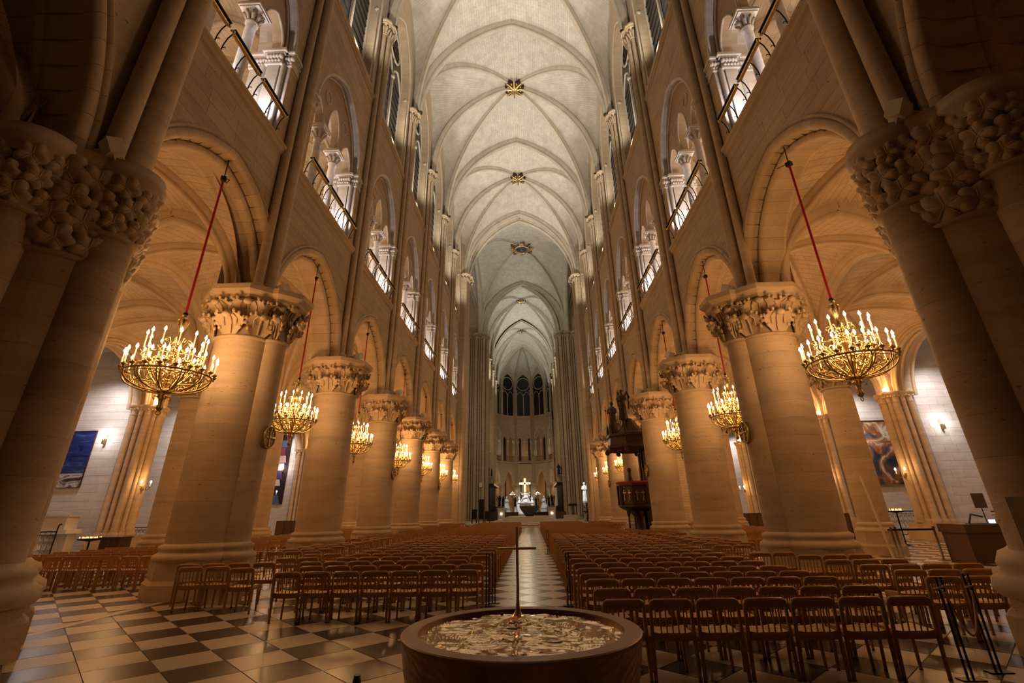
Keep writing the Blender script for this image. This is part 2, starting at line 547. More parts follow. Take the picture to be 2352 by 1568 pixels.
# ------------------------------------------------------------------ arches
def arc_fn(a, rise, rho=0.0):
    """half of a pointed arch: fraction 0 at springing (offset -a-rho) .. 1 at crown (offset 0); returns (offset, height)"""
    if rise < a * 0.999:
        def g(f):
            t = f * pi / 2
            return (-(a + rho) * cos(t), (rise + rho) * sin(t))
        return g
    R = (a * a + rise * rise) / (2 * a)
    tm = acos(max(-1, min(1, (R - a) / (R + rho))))
    def g(f):
        t = f * tm
        return ((R - a) - (R + rho) * cos(t), (R + rho) * sin(t))
    return g
def arch_line(a, rise, c, zs, rho=0.0, n=12, f0=0.0, f1=1.0):
    g = arc_fn(a, rise, rho)
    left = [g(f0 + (f1 - f0) * i / n) for i in range(n + 1)]
    pts = [(c + x, zs + z) for x, z in left] + [(c - x, zs + z) for x, z in reversed(left[:-1])]
    return pts
def holed_wall(mb, s0, s1, z0, z1, d, line, zb, uv=False):
    """wall face at depth d with an arched hole: line = [(s,z)...] top of the hole from left jamb to right jamb, zb its bottom"""
    sl, sr = line[0][0], line[-1][0]
    def q(a, b, za0, zb0, za1, zb1):
        mb.add([(d, a, za0), (d, b, zb0), (d, b, zb1), (d, a, za1)], [(0, 1, 2, 3)])
    if sl > s0: q(s0, sl, z0, z0, z1, z1)
    if sr < s1: q(sr, s1, z0, z0, z1, z1)
    if zb > z0: q(sl, sr, z0, z0, zb, zb)
    for (a, za), (b, zb_) in zip(line[:-1], line[1:]):
        if b - a > 1e-5:
            q(a, b, za, zb_, z1, z1)
def ribbon(mb, line, d0, d1, smooth=False):
    rows = [[(d0, s, z) for s, z in line], [(d1, s, z) for s, z in line]]
    mb.grid(rows, smooth)
def sweep_arch(mb, a, rise, c, zs, prof, f0=0.0, f1=1.0, n=10, caps=False, mirror=False, smooth=True):
    """prof = [(rho, depth)]; one half (or its mirror) of an arch, between the fractions f0 and f1"""
    rows = []
    fns = [arc_fn(a, rise, rho) for rho, d in prof]
    for i in range(n + 1):
        f = f0 + (f1 - f0) * i / n
        row = []
        for g, (rho, d) in zip(fns, prof):
            x, z = g(f)
            row.append((d, c - x if mirror else c + x, zs + z))
        rows.append(row)
    mb.grid(rows, smooth)
    if caps:
        for r in (rows[0], rows[-1]):
            mb.add(r, [tuple(range(len(r)))])
def roll(rho, d, r, a0, a1, n=5):
    return [(rho + r * cos(a0 + (a1 - a0) * i / n), d + r * sin(a0 + (a1 - a0) * i / n)) for i in range(n + 1)]
# nave arcade profile: hood, roll, hollow, second order with roll, flat soffit, and the same on the aisle side
PRO = [(0.54, 0.0), (0.54, -0.06), (0.48, -0.10), (0.455, -0.03)] + roll(0.32, 0.02, 0.125, pi * 0.1, -pi * 1.0, 7) + [(0.195, 0.10), (0.17, 0.30)] + roll(0.085, 0.34, 0.095, pi * 0.1, -pi * 1.0, 7) + [(0.0, 0.44), (0.03, 0.48), (0.03, 0.92), (0.0, 0.96)] + roll(0.085, 1.06, 0.095, pi * 1.0, -pi * 0.1, 6)[:0] + [(0.0, 1.05), (0.10, 1.10), (0.20, 1.12), (0.24, 1.24), (0.45, 1.40)]
A_IN, A_RISE, A_SP = 2.56, 3.12, 7.62
A0_IN, A0_RISE = 2.66, 3.05
C0 = {-1: 3.28, 1: 3.95}         # centre of the first arch measured from its pier
LEN0 = {-1: 5.74, 1: 6.86}
def voussoir_meshes(prof, a, rise, nv, mat, name, gap=0.0012, c=None):
    c = L / 2 if c is None else c
    out = []
    for i in range(nv):
        for mir in (False, True):
            mb = MB()
            sweep_arch(mb, a, rise, c, A_SP, prof, i / nv + gap / 2, (i + 1) / nv - gap / 2, 6, True, mir)
            out.append(mb.mesh(name, mat))
    return out

# ------------------------------------------------------------------ vault helpers
def arc3(S, C, z0, z1, stilt=0.0, n=16):
    """points from springing S=(x,y) at z0 to crown C at z1"""
    S = Vector(S); C = Vector(C)
    a = (C - S).length
    rise = z1 - z0 - stilt
    g = arc_fn(a, rise)
    tot = stilt + 1.25 * hypot(a, rise) * 0.95
    pts = []
    ns = int(round(n * stilt / tot)) if stilt > 0 else 0
    for i in range(ns):
        pts.append(Vector((S.x, S.y, z0 + stilt * i / ns)))
    m = n - ns
    for i in range(m + 1):
        x, z = g(i / m)
        f = 1 + x / a
        pts.append(Vector((S.x + (C.x - S.x) * f, S.y + (C.y - S.y) * f, z0 + stilt + z)))
    return pts
def web(mb, A, B, m=5, bulge=0.12):
    """ruled surface between two half arcs rising from the same springing"""
    rows = []; uvs = []
    n = len(A)
    ln = 0.0
    prev = None
    for i in range(n):
        row = []; ur = []
        w = (B[i] - A[i]).length
        mid = (A[i] + B[i]) / 2
        if prev is not None:
            ln += (mid - prev).length
        prev = mid
        for j in range(m + 1):
            t = j / m
            p = A[i].lerp(B[i], t)
            p.z += bulge * 4 * t * (1 - t) * min(1, w / 3)
            row.append(tuple(p))
            ur.append((w * t, ln))
        rows.append(row); uvs.append(ur)
    mb.grid(rows, True, uvs)
def rib(mb, pts, w=0.30, d=0.36, ends=True):
    """moulded rib hanging under an arc lying in a vertical plane"""
    h = (pts[-1] - pts[0]); h.z = 0
    side = Vector((-h.y, h.x, 0)).normalized()
    rows = []
    pf = [(-w / 2, 0.10), (-w / 2, -d * 0.45), (-w * 0.30, -d * 0.52), (-w * 0.30, -d * 0.62), (-w * 0.36, -d * 0.75), (-w * 0.24, -d * 0.95), (0, -d * 1.03), (w * 0.24, -d * 0.95), (w * 0.36, -d * 0.75), (w * 0.30, -d * 0.62), (w * 0.30, -d * 0.52), (w / 2, -d * 0.45), (w / 2, 0.10)]
    for i, p in enumerate(pts):
        t = (pts[min(i + 1, len(pts) - 1)] - pts[max(i - 1, 0)]).normalized()
        nrm = side.cross(t)
        if nrm.dot(Vector((0, 0, 1)) - h.normalized()) < 0: nrm = -nrm
        rows.append([tuple(p + side * a + nrm * b) for a, b in pf])
    mb.grid(rows, True)
def quadri(c00, c10, c01, c11, zs, zb, zside, webm, ribm, parent, stilts=(0, 0, 0, 0), rw=0.26, rd=0.3, sw=0.4, side_ribs=(1, 1, 1, 1), names=('vault_web', 'diagonal_rib', 'transverse_rib'), n=12):
    """quadripartite vault; corners as 2-tuples; zside = crown heights of the sides 00-10, 10-11, 11-01, 01-00"""
    C = [Vector(c00), Vector(c10), Vector(c11), Vector(c01)]
    ctr = (C[0] + C[1] + C[2] + C[3]) / 4
    D = [arc3(c, ctr, zs, zb, 0, n) for c in C]
    wb = MB()
    tr = []
    for i in range(4):
        a, b = C[i], C[(i + 1) % 4]
        mid = (a + b) / 2
        F1 = arc3(a, mid, zs, zside[i], stilts[i], n)
        F2 = arc3(b, mid, zs, zside[i], stilts[i], n)
        web(wb, D[i], F1); web(wb, D[(i + 1) % 4], F2)
        if side_ribs[i]:
            r = MB(); rib(r, F1, sw, rd * 1.15); rib(r, F2, sw, rd * 1.15)
            tr.append(r)
    res = [wb.obj(names[0], webm, parent)]
    for d in D:
        r = MB(); rib(r, d, rw, rd)
        res.append(r.obj(names[1], ribm, parent))
    for r in tr:
        res.append(r.obj(names[2], ribm, parent))
    return res, ctr

# ================================================================== FLOOR
HQ = 0.4929                    # half diagonal of a floor tile
TX, TY = 0.4194, 11.76         # centre of one dark tile in the middle aisle
floor = struct(empty('floor'))
mb = MB(); mb.add([(-30, -3, -0.012), (30, -3, -0.012), (30, 120, -0.012), (-30, 120, -0.012)], [(0, 1, 2, 3)])
mb.obj('mortar_bed', GROUT, floor)
def clip(poly, ax, lim, keep_less):
    out = []
    for i in range(len(poly)):
        a, b = poly[i], poly[(i + 1) % len(poly)]
        ia = (a[ax] <= lim) == keep_less
        ib = (b[ax] <= lim) == keep_less
        if ia: out.append(a)
        if ia != ib:
            t = (lim - a[ax]) / (b[ax] - a[ax])
            out.append((a[0] + (b[0] - a[0]) * t, a[1] + (b[1] - a[1]) * t))
    return out
def tile_mb(mb, poly, z=0.0, dep=0.012):
    n = len(poly)
    mb.add([(x, y, z) for x, y in poly] + [(x, y, z - dep) for x, y in poly], [tuple(range(n))] + [(i, n + i, n + (i + 1) % n, (i + 1) % n) for i in range(n)])
full = [(-HQ + 0.009, 0), (0, -HQ + 0.009), (HQ - 0.009, 0), (0, HQ - 0.009)]
tmesh = {}
for nm, mt in (('dark_tile', DARKT), ('light_tile', LIGHTT)):
    mb = MB(); tile_mb(mb, full); tmesh[nm] = mb.mesh(nm, mt)
single = {'dark_tile': [], 'light_tile': []}
rest = {'dark_tile': MB(), 'light_tile': MB()}
STRIP = 7.63
for j in range(-34, 100):
    for i in range(-44, 45):
        if (i + j) % 2: continue
        nm = 'dark_tile' if i % 2 == 0 else 'light_tile'
        x, y = TX + i * HQ, TY + j * HQ
        ax = abs(x)
        if y < -2.5 or y > 58.0 or ax > 21: continue
        whole = True
        poly = [(x + p, y + q) for p, q in full]
        if abs(ax - STRIP) < HQ + 0.1:
            sg = 1 if x > 0 else -1
            lim = sg * (STRIP - 0.1)
            if (ax < STRIP): poly = clip(poly, 0, lim, sg > 0)
            else: poly = clip(poly, 0, sg * (STRIP + 0.1), sg < 0)
            whole = False
            if len(poly) < 3: continue
        vis = abs(x - 0.4) < 1.12 * (y + 0.6) and y > 2.2
        d = hypot(x - 0.48, y)
        if whole and vis:
            single[nm].append((d, x, y))
        else:
            tile_mb(rest[nm], poly)
for nm in single:
    single[nm].sort()
    for q, (d, x, y) in enumerate(single[nm]):
        if q < 298: put(nm, tmesh[nm], floor, (x, y, random.uniform(-0.0007, 0.0007)))
        else: tile_mb(rest[nm], [(x + p, y + q2) for p, q2 in full])
    stuff(rest[nm].obj(nm + '_field', tmesh[nm].materials[0], floor))
mb = MB()
for sg in (-1, 1): mb.box(sg * STRIP - 0.092, sg * STRIP + 0.092, -2.5, 58, -0.012, 0.0)
mb.obj('border_strip', LIGHTT, floor)

# ================================================================== NAVE WALLS (shared bay meshes in local x = depth outwards, y = along, z)
ARCLINE = arch_line(A_IN, A_RISE, L / 2, A_SP, 0.45, 14)
GA, GR, GSP = 2.42, 3.25, 16.95          # gallery relieving arch
GLINE = arch_line(GA, GR, L / 2, GSP, 0.0, 14)
CA, CR_, CSP = 2.08, 3.75, 29.9            # clerestory window
CLINE = arch_line(CA, CR_, L / 2, CSP, 0.0, 12)
def half_w(a, rise, rho, zs, z):
    """half width of the arch (extrados rho) at height z; 0 above its crown"""
    if z <= zs: return a + rho
    R = (a * a + rise * rise) / (2 * a) + rho
    h = z - zs
    if h >= R: return 0
    w = sqrt(R * R - h * h) - (R - rho - a)
    return max(0, w)
def ashlar(z0, z1, ch, bl, a, rise, rho, zs, zb, seed, L=6.84, c=None):
    """list of quads (s,z) x4 : coursed blocks of a bay wall around an arched opening"""
    rnd = random.Random(seed)
    out = []
    n = max(1, round((z1 - z0) / ch))
    c = L / 2 if c is None else c
    g = 0.004
    for i in range(n):
        za, zt = z0 + (z1 - z0) * i / n, z0 + (z1 - z0) * (i + 1) / n
        if zt <= zb: wa = wt = 0
        else: wa, wt = half_w(a, rise, rho, zs, za), half_w(a, rise, rho, zs, zt)
        off = rnd.uniform(0.3, 0.7) * bl
        spans = [((0.0, 0.0), (L, L))] if wa < 0.06 else [((0.0, 0.0), (c - wa, c - wt)), ((c + wa, c + wt), (L, L))]
        for (la, lt), (ra, rt) in spans:
            if ra - la < 0.08: continue
            xs = []
            x = off if la < 0.01 else max(la, lt) + off
            x = max(la, lt) + off
            while x < min(ra, rt) - 0.35:
                xs.append(x); x += bl * rnd.uniform(0.85, 1.15)
            pa = [(la, lt)] + [(x, x) for x in xs] + [(ra, rt)]
            for (p, pt), (q, qt) in zip(pa[:-1], pa[1:]):
                out.append([(p + g, za + g), (q - g, za + g), (qt - g, zt - g), (pt + g, zt - g)])
    return out
def block(mb, q, d=0.0, dep=0.03):
    mb.add([(d, s, z) for s, z in q] + [(d + dep, s, z) for s, z in q], [(3, 2, 1, 0), (0, 1, 5, 4), (1, 2, 6, 5), (2, 3, 7, 6), (3, 0, 4, 7)])
def bay_mats():
    S = {}
    mb = MB()
    holed_wall(mb, 0, L, A_SP, 13.0, 0.018, ARCLINE, A_SP)
    holed_wall(mb, 0, L, 12.9, 22.65, 0.018, GLINE, 12.95)
    S['backing'] = mb.mesh('mortar_backing', BACK)
    S['low'] = ashlar(A_SP, 12.95, 0.44, 1.15, A_IN, A_RISE, 0.42, A_SP, A_SP, 3)
    S['high'] = ashlar(13.05, 22.6, 0.47, 1.2, GA, GR, -0.02, GSP, 13.05, 5)
    mb = MB()
    for q in S['low'] + S['high']: block(mb, q)
    S['blocks'] = mb.mesh('stone_courses', BLOCK)
    mb = MB()
    for q in S['low']: block(mb, q)
    S['blocks_low'] = mb.mesh('stone_courses', BLOCK)
    S['singles'] = []; S['singles_high'] = []
    for q in S['high']:
        b = MB(); block(b, q); S['singles_high'].append(b.mesh('stone_block', BLOCK))
    for q in []:
        b = MB(); block(b, q); S['singles'].append(b.mesh('stone_block', BLOCK))
    # aisle side and clerestory faces
    mb = MB()
    holed_wall(mb, 0, L, A_SP, 13.0, TH, ARCLINE, A_SP)
    holed_wall(mb, 0, L, 13.0, 21.5, TH, GLINE, 13.0)
    S['rear'] = mb.mesh('rear_face', STONE)
    mb = MB()
    holed_wall(mb, 0, L, 22.6, 38.6, 0.0, CLINE, 23.3)
    ribbon(mb, [(L / 2 - CA, 23.3)] + CLINE + [(L / 2 + CA, 23.3)], 0.0, 0.55)
    mb.add([(0.0, L / 2 - CA, 23.3), (0.0, L / 2 + CA, 23.3), (0.55, L / 2 + CA, 24.1), (0.55, L / 2 - CA, 24.1)], [(0, 1, 2, 3)])
    S['clere'] = mb.mesh('clerestory_wall', STONE)
    # string courses
    mb = MB()
    for z, o in ((13.0, 0.16), (22.65, 0.12)):
        pf = [(0.0, z - 0.22), (-o * 0.45, z - 0.16), (-o * 0.6, z - 0.05), (-o, z), (-o, z + 0.08), (0.0, z + 0.12)]
        mb.grid([[(d, s, zz) for d, zz in pf] for s in (0, L)], False)
    mb.box(0.0, TH, 0, L, 12.95, 13.08)
    S['string'] = mb.mesh('string_course', STONE)
    # arcade arch
    S['arch'] = []
    NV = 12
    S['vous'] = voussoir_meshes(PRO, A_IN, A_RISE, NV, CARVE, 'voussoir')
    mb = MB()
    for mir in (False, True): sweep_arch(mb, A_IN, A_RISE, L / 2, A_SP, PRO, 0, 1, 16, False, mir)
    S['archfull'] = mb.mesh('arch_moulding', CARVE)
    # gallery relieving arch: reveal and roll, tympanum with three lancets
    mb = MB()
    full = [(L / 2 - GA, 13.08)] + GLINE + [(L / 2 + GA, 13.08)]
    ribbon(mb, GLINE, 0.0, 0.36)
    ribbon(mb, GLINE, 0.74, TH)
    S['greveal'] = mb.mesh('gallery_arch_reveal', PALE)
    mb = MB()
    mb.tube([(0.03, s, z) for s, z in GLINE], 0.075, 6)
    mb.tube([(0.33, s, z) for s, z in arch_line(GA - 0.07, GR - 0.07, L / 2, GSP, 0, 14)], 0.06, 6)
    S['groll'] = mb.mesh('gallery_arch_roll', PALE)
    mb = MB()
    c = L / 2
    tops = []
    hl = []
    for cc, a, st, r in ((c - 1.58, 0.62, 0.0, 0.98), (c, 0.62, 0.62, 1.15), (c + 1.58, 0.62, 0.0, 0.98)):
        ln = arch_line(a, r, cc, GSP + st, 0, 7)
        if st: ln = [(cc - a, GSP)] + ln + [(cc + a, GSP)]
        hl.append(ln)
    def htop(s):
        return GSP
    for d in (0.36, 0.74):
        prev = c - GA
        segs = []
        for ln in hl:
            segs.append([(prev, GSP), (ln[0][0], GSP)]); segs.append(ln); prev = ln[-1][0]
        segs.append([(prev, GSP), (c + GA, GSP)])
        outer = arch_line(GA, GR, c, GSP, 0, 40)
        def gtop(s):
            for (a, za), (b, zb) in zip(outer[:-1], outer[1:]):
                if a - 1e-6 <= s <= b + 1e-6:
                    return za + (zb - za) * ((s - a) / (b - a) if b > a else 0)
            return GSP
        for sg in segs:
            for (a, za), (b, zb) in zip(sg[:-1], sg[1:]):
                if b - a < 1e-5: continue
                k = max(1, int((b - a) / 0.12))
                for q in range(k):
                    a2, b2 = a + (b - a) * q / k, a + (b - a) * (q + 1) / k
                    za2, zb2 = za + (zb - za) * q / k, za + (zb - za) * (q + 1) / k
                    mb.add([(d, a2, za2), (d, b2, zb2), (d, b2, max(zb2, gtop(b2))), (d, a2, max(za2, gtop(a2)))], [(0, 1, 2, 3)])
    for ln in hl: ribbon(mb, ln, 0.36, 0.74)
    for a, b in ((c - GA, c - 2.2), (c - 0.96, c - 0.62), (c + 0.62, c + 0.96), (c + 2.2, c + GA)):
        mb.box(0.36, 0.74, a, b, GSP - 0.02, GSP)
    S['tymp'] = mb.mesh('lancet_tympanum', STONE)
    mb = MB()
    for ln in hl: mb.tube([(0.36, s, z) for s, z in ln], 0.045, 5)
    for sg in (-1, 1):                # blind roundels
        mb.tube([(0.35, c + sg * 0.95 + 0.26 * cos(t * pi / 8), 18.55 + 0.3 * sin(t * pi / 8)) for t in range(16)], 0.035, 5, True)
    S['lroll'] = mb.mesh('lancet_roll', PALE)
    # colonnette
    mb = MB()
    mb.lathe([(0.20, 0.0), (0.20, 0.10), (0.17, 0.16), (0.19, 0.22), (0.135, 0.30), (0.125, 3.15), (0.16, 3.18), (0.16, 3.22), (0.125, 3.25)], 14)
    S['coln'] = mb.mesh('shaft', PALE)
    mb = MB()
    mb.lathe([(0.125, 3.22), (0.14, 3.4), (0.19, 3.6), (0.24, 3.66)], 12)
    for t in range(8):
        a = t * pi / 4 + 0.2
        mb.tube([(0.13 * cos(a), 0.13 * sin(a), 3.28), (0.2 * cos(a), 0.2 * sin(a), 3.45), (0.27 * cos(a), 0.27 * sin(a), 3.58), (0.25 * cos(a), 0.25 * sin(a), 3.52)], [0.05, 0.055, 0.045, 0.02], 5)
    mb.box(-0.30, 0.30, -0.30, 0.30, 3.66, 3.72); mb.box(-0.34, 0.34, -0.34, 0.34, 3.72, 3.80); mb.box(-0.31, 0.31, -0.31, 0.31, 3.80, 3.88)
    S['colcap'] = mb.mesh('capital', PALE)
    # gallery pier: pilaster jambs with foliate capital band
    mb = MB()
    for m_ in (0, 1):
        def X(s): return s if m_ == 0 else L - s
        for a, b, d0, d1 in ((0.0, 1.0, 0.02, 1.50), (0.0, 1.14, 0.36, 0.80)):
            mb.box(d0, d1, min(X(a), X(b)), max(X(a), X(b)), 13.08, 16.35)
        mb.tube([(0.24, X(1.06), 13.08), (0.24, X(1.06), 16.3)], 0.09, 8)
        mb.tube([(0.95, X(1.06), 13.08), (0.95, X(1.06), 16.3)], 0.09, 8)
    S['gpier'] = mb.mesh('gallery_pilaster', PALE)
    mb = MB()
    for m_ in (0, 1):
        def X(s): return s if m_ == 0 else L - s
        for z0_, z1_, o in ((16.25, 16.33, 0.05), (16.33, 16.72, 0.02), (16.72, 16.80, 0.09), (16.80, 16.88, 0.16), (16.88, 16.97, 0.12)):
            for a, b, d0, d1 in ((0.45, 1.0, 0.0, 1.50), (0.9, 1.14, 0.30, 0.84)):
                mb.box(d0 - o if d0 > 0.1 else -o * 0.6, d1 + o, min(X(a), X(b + o)), max(X(a), X(b + o)), z0_, z1_)
        for t in range(14):
            dd = -0.02 + 0.115 * t
            mb.ball((dd, X(1.04 + (0.16 if 0.25 < dd < 0.85 else 0)), 16.60), 0.088, 7, 5, (0.9, 1, 1.25))
            mb.ball((dd + 0.05, X(1.02 + (0.16 if 0.25 < dd < 0.85 else 0)), 16.42), 0.065, 6, 4)
        for t in range(5):
            mb.ball((0.0, X(0.5 + 0.11 * t), 16.62), 0.07, 6, 5)
    S['gcap'] = mb.mesh('pilaster_capital', PALE)
    # window tracery and glass
    mb = MB()
    d = 0.55
    for q in (-1, 1):
        cc = c + q * CA / 2
        mb.tube([(d, s, z) for s, z in [(cc - CA / 2 + 0.05, 24.0)] + arch_line(CA / 2 - 0.05, 1.55, cc, 28.75, 0, 6) + [(cc + CA / 2 - 0.05, 24.0)]], 0.085, 6)
    mb.tube([(d, c + 1.12 * cos(t * pi / 12), 31.65 + 1.12 * sin(t * pi / 12)) for t in range(24)], 0.09, 6, True)
    mb.tube([(d, s, z) for s, z in [(c - CA + 0.04, 24.0)] + arch_line(CA - 0.04, CR_ - 0.04, c, CSP, 0, 10) + [(c + CA - 0.04, 24.0)]], 0.10, 6)
    mb.tube([(d - 0.05, c, 24.0), (d - 0.05, c, 28.9)], 0.11, 8)
    mb.tube([(0.15, s, z) for s, z in [(c - CA - 0.12, 23.3)] + arch_line(CA + 0.12, CR_ + 0.12, c, CSP, 0, 10) + [(c + CA + 0.12, 23.3)]], 0.10, 6)
    mb.tube([(-0.02, s, z) for s, z in [(c - CA - 0.30, 23.3)] + arch_line(CA + 0.30, CR_ + 0.30, c, CSP, 0, 10) + [(c + CA + 0.30, 23.3)]], 0.08, 6)
    for s in (c - CA - 0.12, c, c + CA + 0.12): mb.ball((0.15 if s != c else d - 0.05, s, 28.8), 0.19, 8, 5, (1, 1, 1.3))
    S['trac'] = mb.mesh('tracery', RIB)
    S['glass'] = []
    for q in (-1, 1):
        cc = c + q * CA / 2
        g = MB()
        ln = arch_line(CA / 2 - 0.05, 1.55, cc, 28.75, 0, 6)
        poly = [(d + 0.03, cc - CA / 2 + 0.05, 24.0)] + [(d + 0.03, s, z) for s, z in ln] + [(d + 0.03, cc + CA / 2 - 0.05, 24.0)]
        g.add(poly, [tuple(range(len(poly)))])
        S['glass'].append(g.mesh('glass_pane', GLASS))
    g = MB()
    g.add([(d + 0.03, c + 1.1 * cos(t * pi / 12), 31.65 + 1.1 * sin(t * pi / 12)) for t in range(24)], [tuple(range(24))])
    S['glass'].append(g.mesh('glass_pane', GLASS))
    g = MB()
    pts = arch_line(CA, CR_, c, CSP, 0, 10)
    poly = [(d + 0.05, c - CA, 23.9)] + [(d + 0.05, s, z) for s, z in pts] + [(d + 0.05, c + CA, 23.9)]
    g.add(poly, [tuple(range(len(poly)))])
    S['glass'].append(g.mesh('glass_pane', GLASS))
    mb = MB()
    for q in (-1, 1):
        cc = c + q * CA / 2
        for z in [24.6 + 0.62 * t for t in range(8)]: mb.box(d - 0.01, d + 0.03, cc - CA / 2 + 0.08, cc + CA / 2 - 0.08, z, z + 0.035)
    for t in range(-2, 3): mb.box(d - 0.01, d + 0.03, c - sqrt(1.1 - (0.42 * t) ** 2), c + sqrt(1.1 - (0.42 * t) ** 2), 31.65 + 0.42 * t, 31.68 + 0.42 * t)
    S['bars'] = mb.mesh('glazing_bar', IRON)
    return S
BAY = bay_mats()

walls = {}
for sd in (-1, 1):
    w = struct(empty('wall_' + SIDE[sd]))
    walls[sd] = w
    nsing = 0
    for k in range(-1, 7):
        loc = (sd * W, yk(sd, k), 0); sc = (sd, 1, 1)
        if k >= 0:
            if k == 0:
                l0 = (sd * W, YP[sd], 0)
                ln0 = arch_line(A0_IN, A0_RISE, C0[sd], A_SP, 0.45, 14)
                mb = MB()
                holed_wall(mb, 0, LEN0[sd], A_SP, 13.0, 0.018, ln0, A_SP)
                mb.obj('mortar_backing', BACK, w, l0, sc=sc)
                mb = MB(); holed_wall(mb, 0, LEN0[sd], A_SP, 13.0, TH, ln0, A_SP); mb.obj('rear_face', STONE, w, l0, sc=sc)
                for q in ashlar(A_SP, 12.95, 0.44, 1.15, A0_IN, A0_RISE, 0.42, A_SP, A_SP, 3, LEN0[sd], C0[sd]):
                    mb = MB(); block(mb, q); mb.obj('stone_block', BLOCK, w, l0, sc=sc); nsing += 1
                mb = MB(); holed_wall(mb, 0, L, 12.9, 22.65, 0.018, GLINE, 12.95); mb.obj('mortar_backing', BACK, w, loc, sc=sc)
                mb = MB(); holed_wall(mb, 0, L, 13.0, 21.5, TH, GLINE, 13.0); mb.obj('rear_face', STONE, w, loc, sc=sc)
            else:
                put('mortar_backing', BAY['backing'], w, loc, sc=sc)
                put('rear_face', BAY['rear'], w, loc, sc=sc)
            if k == 0:
                for m in BAY['singles_high']:
                    put('stone_block', m, w, loc, sc=sc); nsing += 1
            elif k == 1 and nsing < 300:
                for m in BAY['singles_high']: put('stone_block', m, w, loc, sc=sc) if nsing < 298 else None; nsing += 1
                stuff(put('stone_courses', BAY['blocks_low'], w, loc, sc=sc))
                if nsing >= 298: pass
            elif False:
                for m in BAY['singles']:
                    put('stone_block', m, w, loc, sc=sc); nsing += 1
            else:
                stuff(put('stone_courses', BAY['blocks'], w, loc, sc=sc))
            if k <= 3:
                a = empty('arcade_arch', loc if k else (sd * W, YP[sd], 0), 0, sc); a.parent = w
                for m in (BAY['vous'] if k else voussoir_meshes(PRO, A0_IN, A0_RISE, 12, CARVE, 'voussoir', c=C0[sd])): put('voussoir', m, a)
            else:
                put('arcade_arch', BAY['archfull'], w, loc, sc=sc)
        put('clerestory_wall', BAY['clere'], w, loc, sc=sc)
        put('string_course', BAY['string'], w, loc, sc=sc)
        if k >= 0:
            for n_, key in (('arch_reveal', 'greveal'), ('arch_roll', 'groll'), ('lancet_tympanum', 'tymp'), ('lancet_roll', 'lroll'), ('gallery_pilaster', 'gpier'), ('pilaster_capital', 'gcap')):
                put(n_, BAY[key], w, loc, sc=sc)
            for q in (-1, 1):
                cn = put('colonnette', BAY['coln'], w, (sd * (W + 0.55), yk(sd, k) + L / 2 + q * 0.79, 13.08), sc=(sd * 1.28, 1.28, 1))
                put('capital', BAY['colcap'], cn, sc=(0.84, 0.84, 1))
        wn = struct(empty('window_%d' % (k + 2 + (0 if sd < 0 else 8)), loc, 0, sc))
        for m in BAY['glass']: put('glass_pane', m, wn)
        put('tracery', BAY['trac'], wn)
        put('glazing_bar', BAY['bars'], wn)
    # tower bay: deep arch of several orders above the near piers
    TP = [(0.42, 0.0), (0.42, -0.05), (0.36, -0.08), (0.30, -0.02)] + roll(0.14, 0.06, 0.15, pi * .1, -pi, 6) + [(0.02, 0.12), (0.10, 0.30), (0.12, 0.62), (0.04, 0.84), (0.02, 0.95)] + roll(0.12, 1.10, 0.15, pi * .1, -pi, 6) + [(0.02, 1.18), (0.10, 1.36), (0.12, 1.68), (0.04, 1.9), (0.02, 2.0)] + roll(0.12, 2.15, 0.15, pi * .1, -pi, 6) + [(0.1, 2.4)]
    TPX = [(0.95, 0.0), (0.95, -0.06), (0.88, -0.10), (0.80, -0.02)] + roll(0.66, 0.06, 0.15, pi * .1, -pi, 6) + [(0.50, 0.12), (0.50, 0.55)] + roll(0.36, 0.62, 0.15, pi * .1, -pi, 6) + [(0.20, 0.70), (0.20, 1.25)] + roll(0.10, 1.35, 0.14, pi * .1, -pi, 6) + [(0.0, 1.5), (0.0, 2.2)]
    a_, r_ = 2.95, 6.4
    ctw = 3.4 - yk(sd, -1) - (0.15 if sd > 0 else 0)
    yc = yk(sd, -1) + L / 2
    aa = empty('tower_arch', (sd * W, yk(sd, -1), 0), 0, (sd, 1, 1)); aa.parent = w
    for i in range(14):
        for mir in (False, True):
            mb = MB(); sweep_arch(mb, a_, r_, ctw, 7.5, TP, i / 14 + 0.0006, (i + 1) / 14 - 0.0006, 6, True, mir)
            mb.obj('voussoir', CARVE, aa)
    mb = MB()
    tl = arch_line(a_, r_, ctw, 7.5, 0.38, 20)
    holed_wall(mb, -2, YP[sd] + 0.1 - yk(sd, -1), 7.5, 13.0, 0.01, [(q, min(z, 13.0)) for q, z in tl], 7.5)
    holed_wall(mb, -2, L, 13.0, 22.65, 0.01, [(q, max(z, 13.0)) for q, z in tl if z > 12.9], 13.0)
    mb.obj('spandrel', STONE, w, (sd * W, yk(sd, -1), 0), sc=(sd, 1, 1))

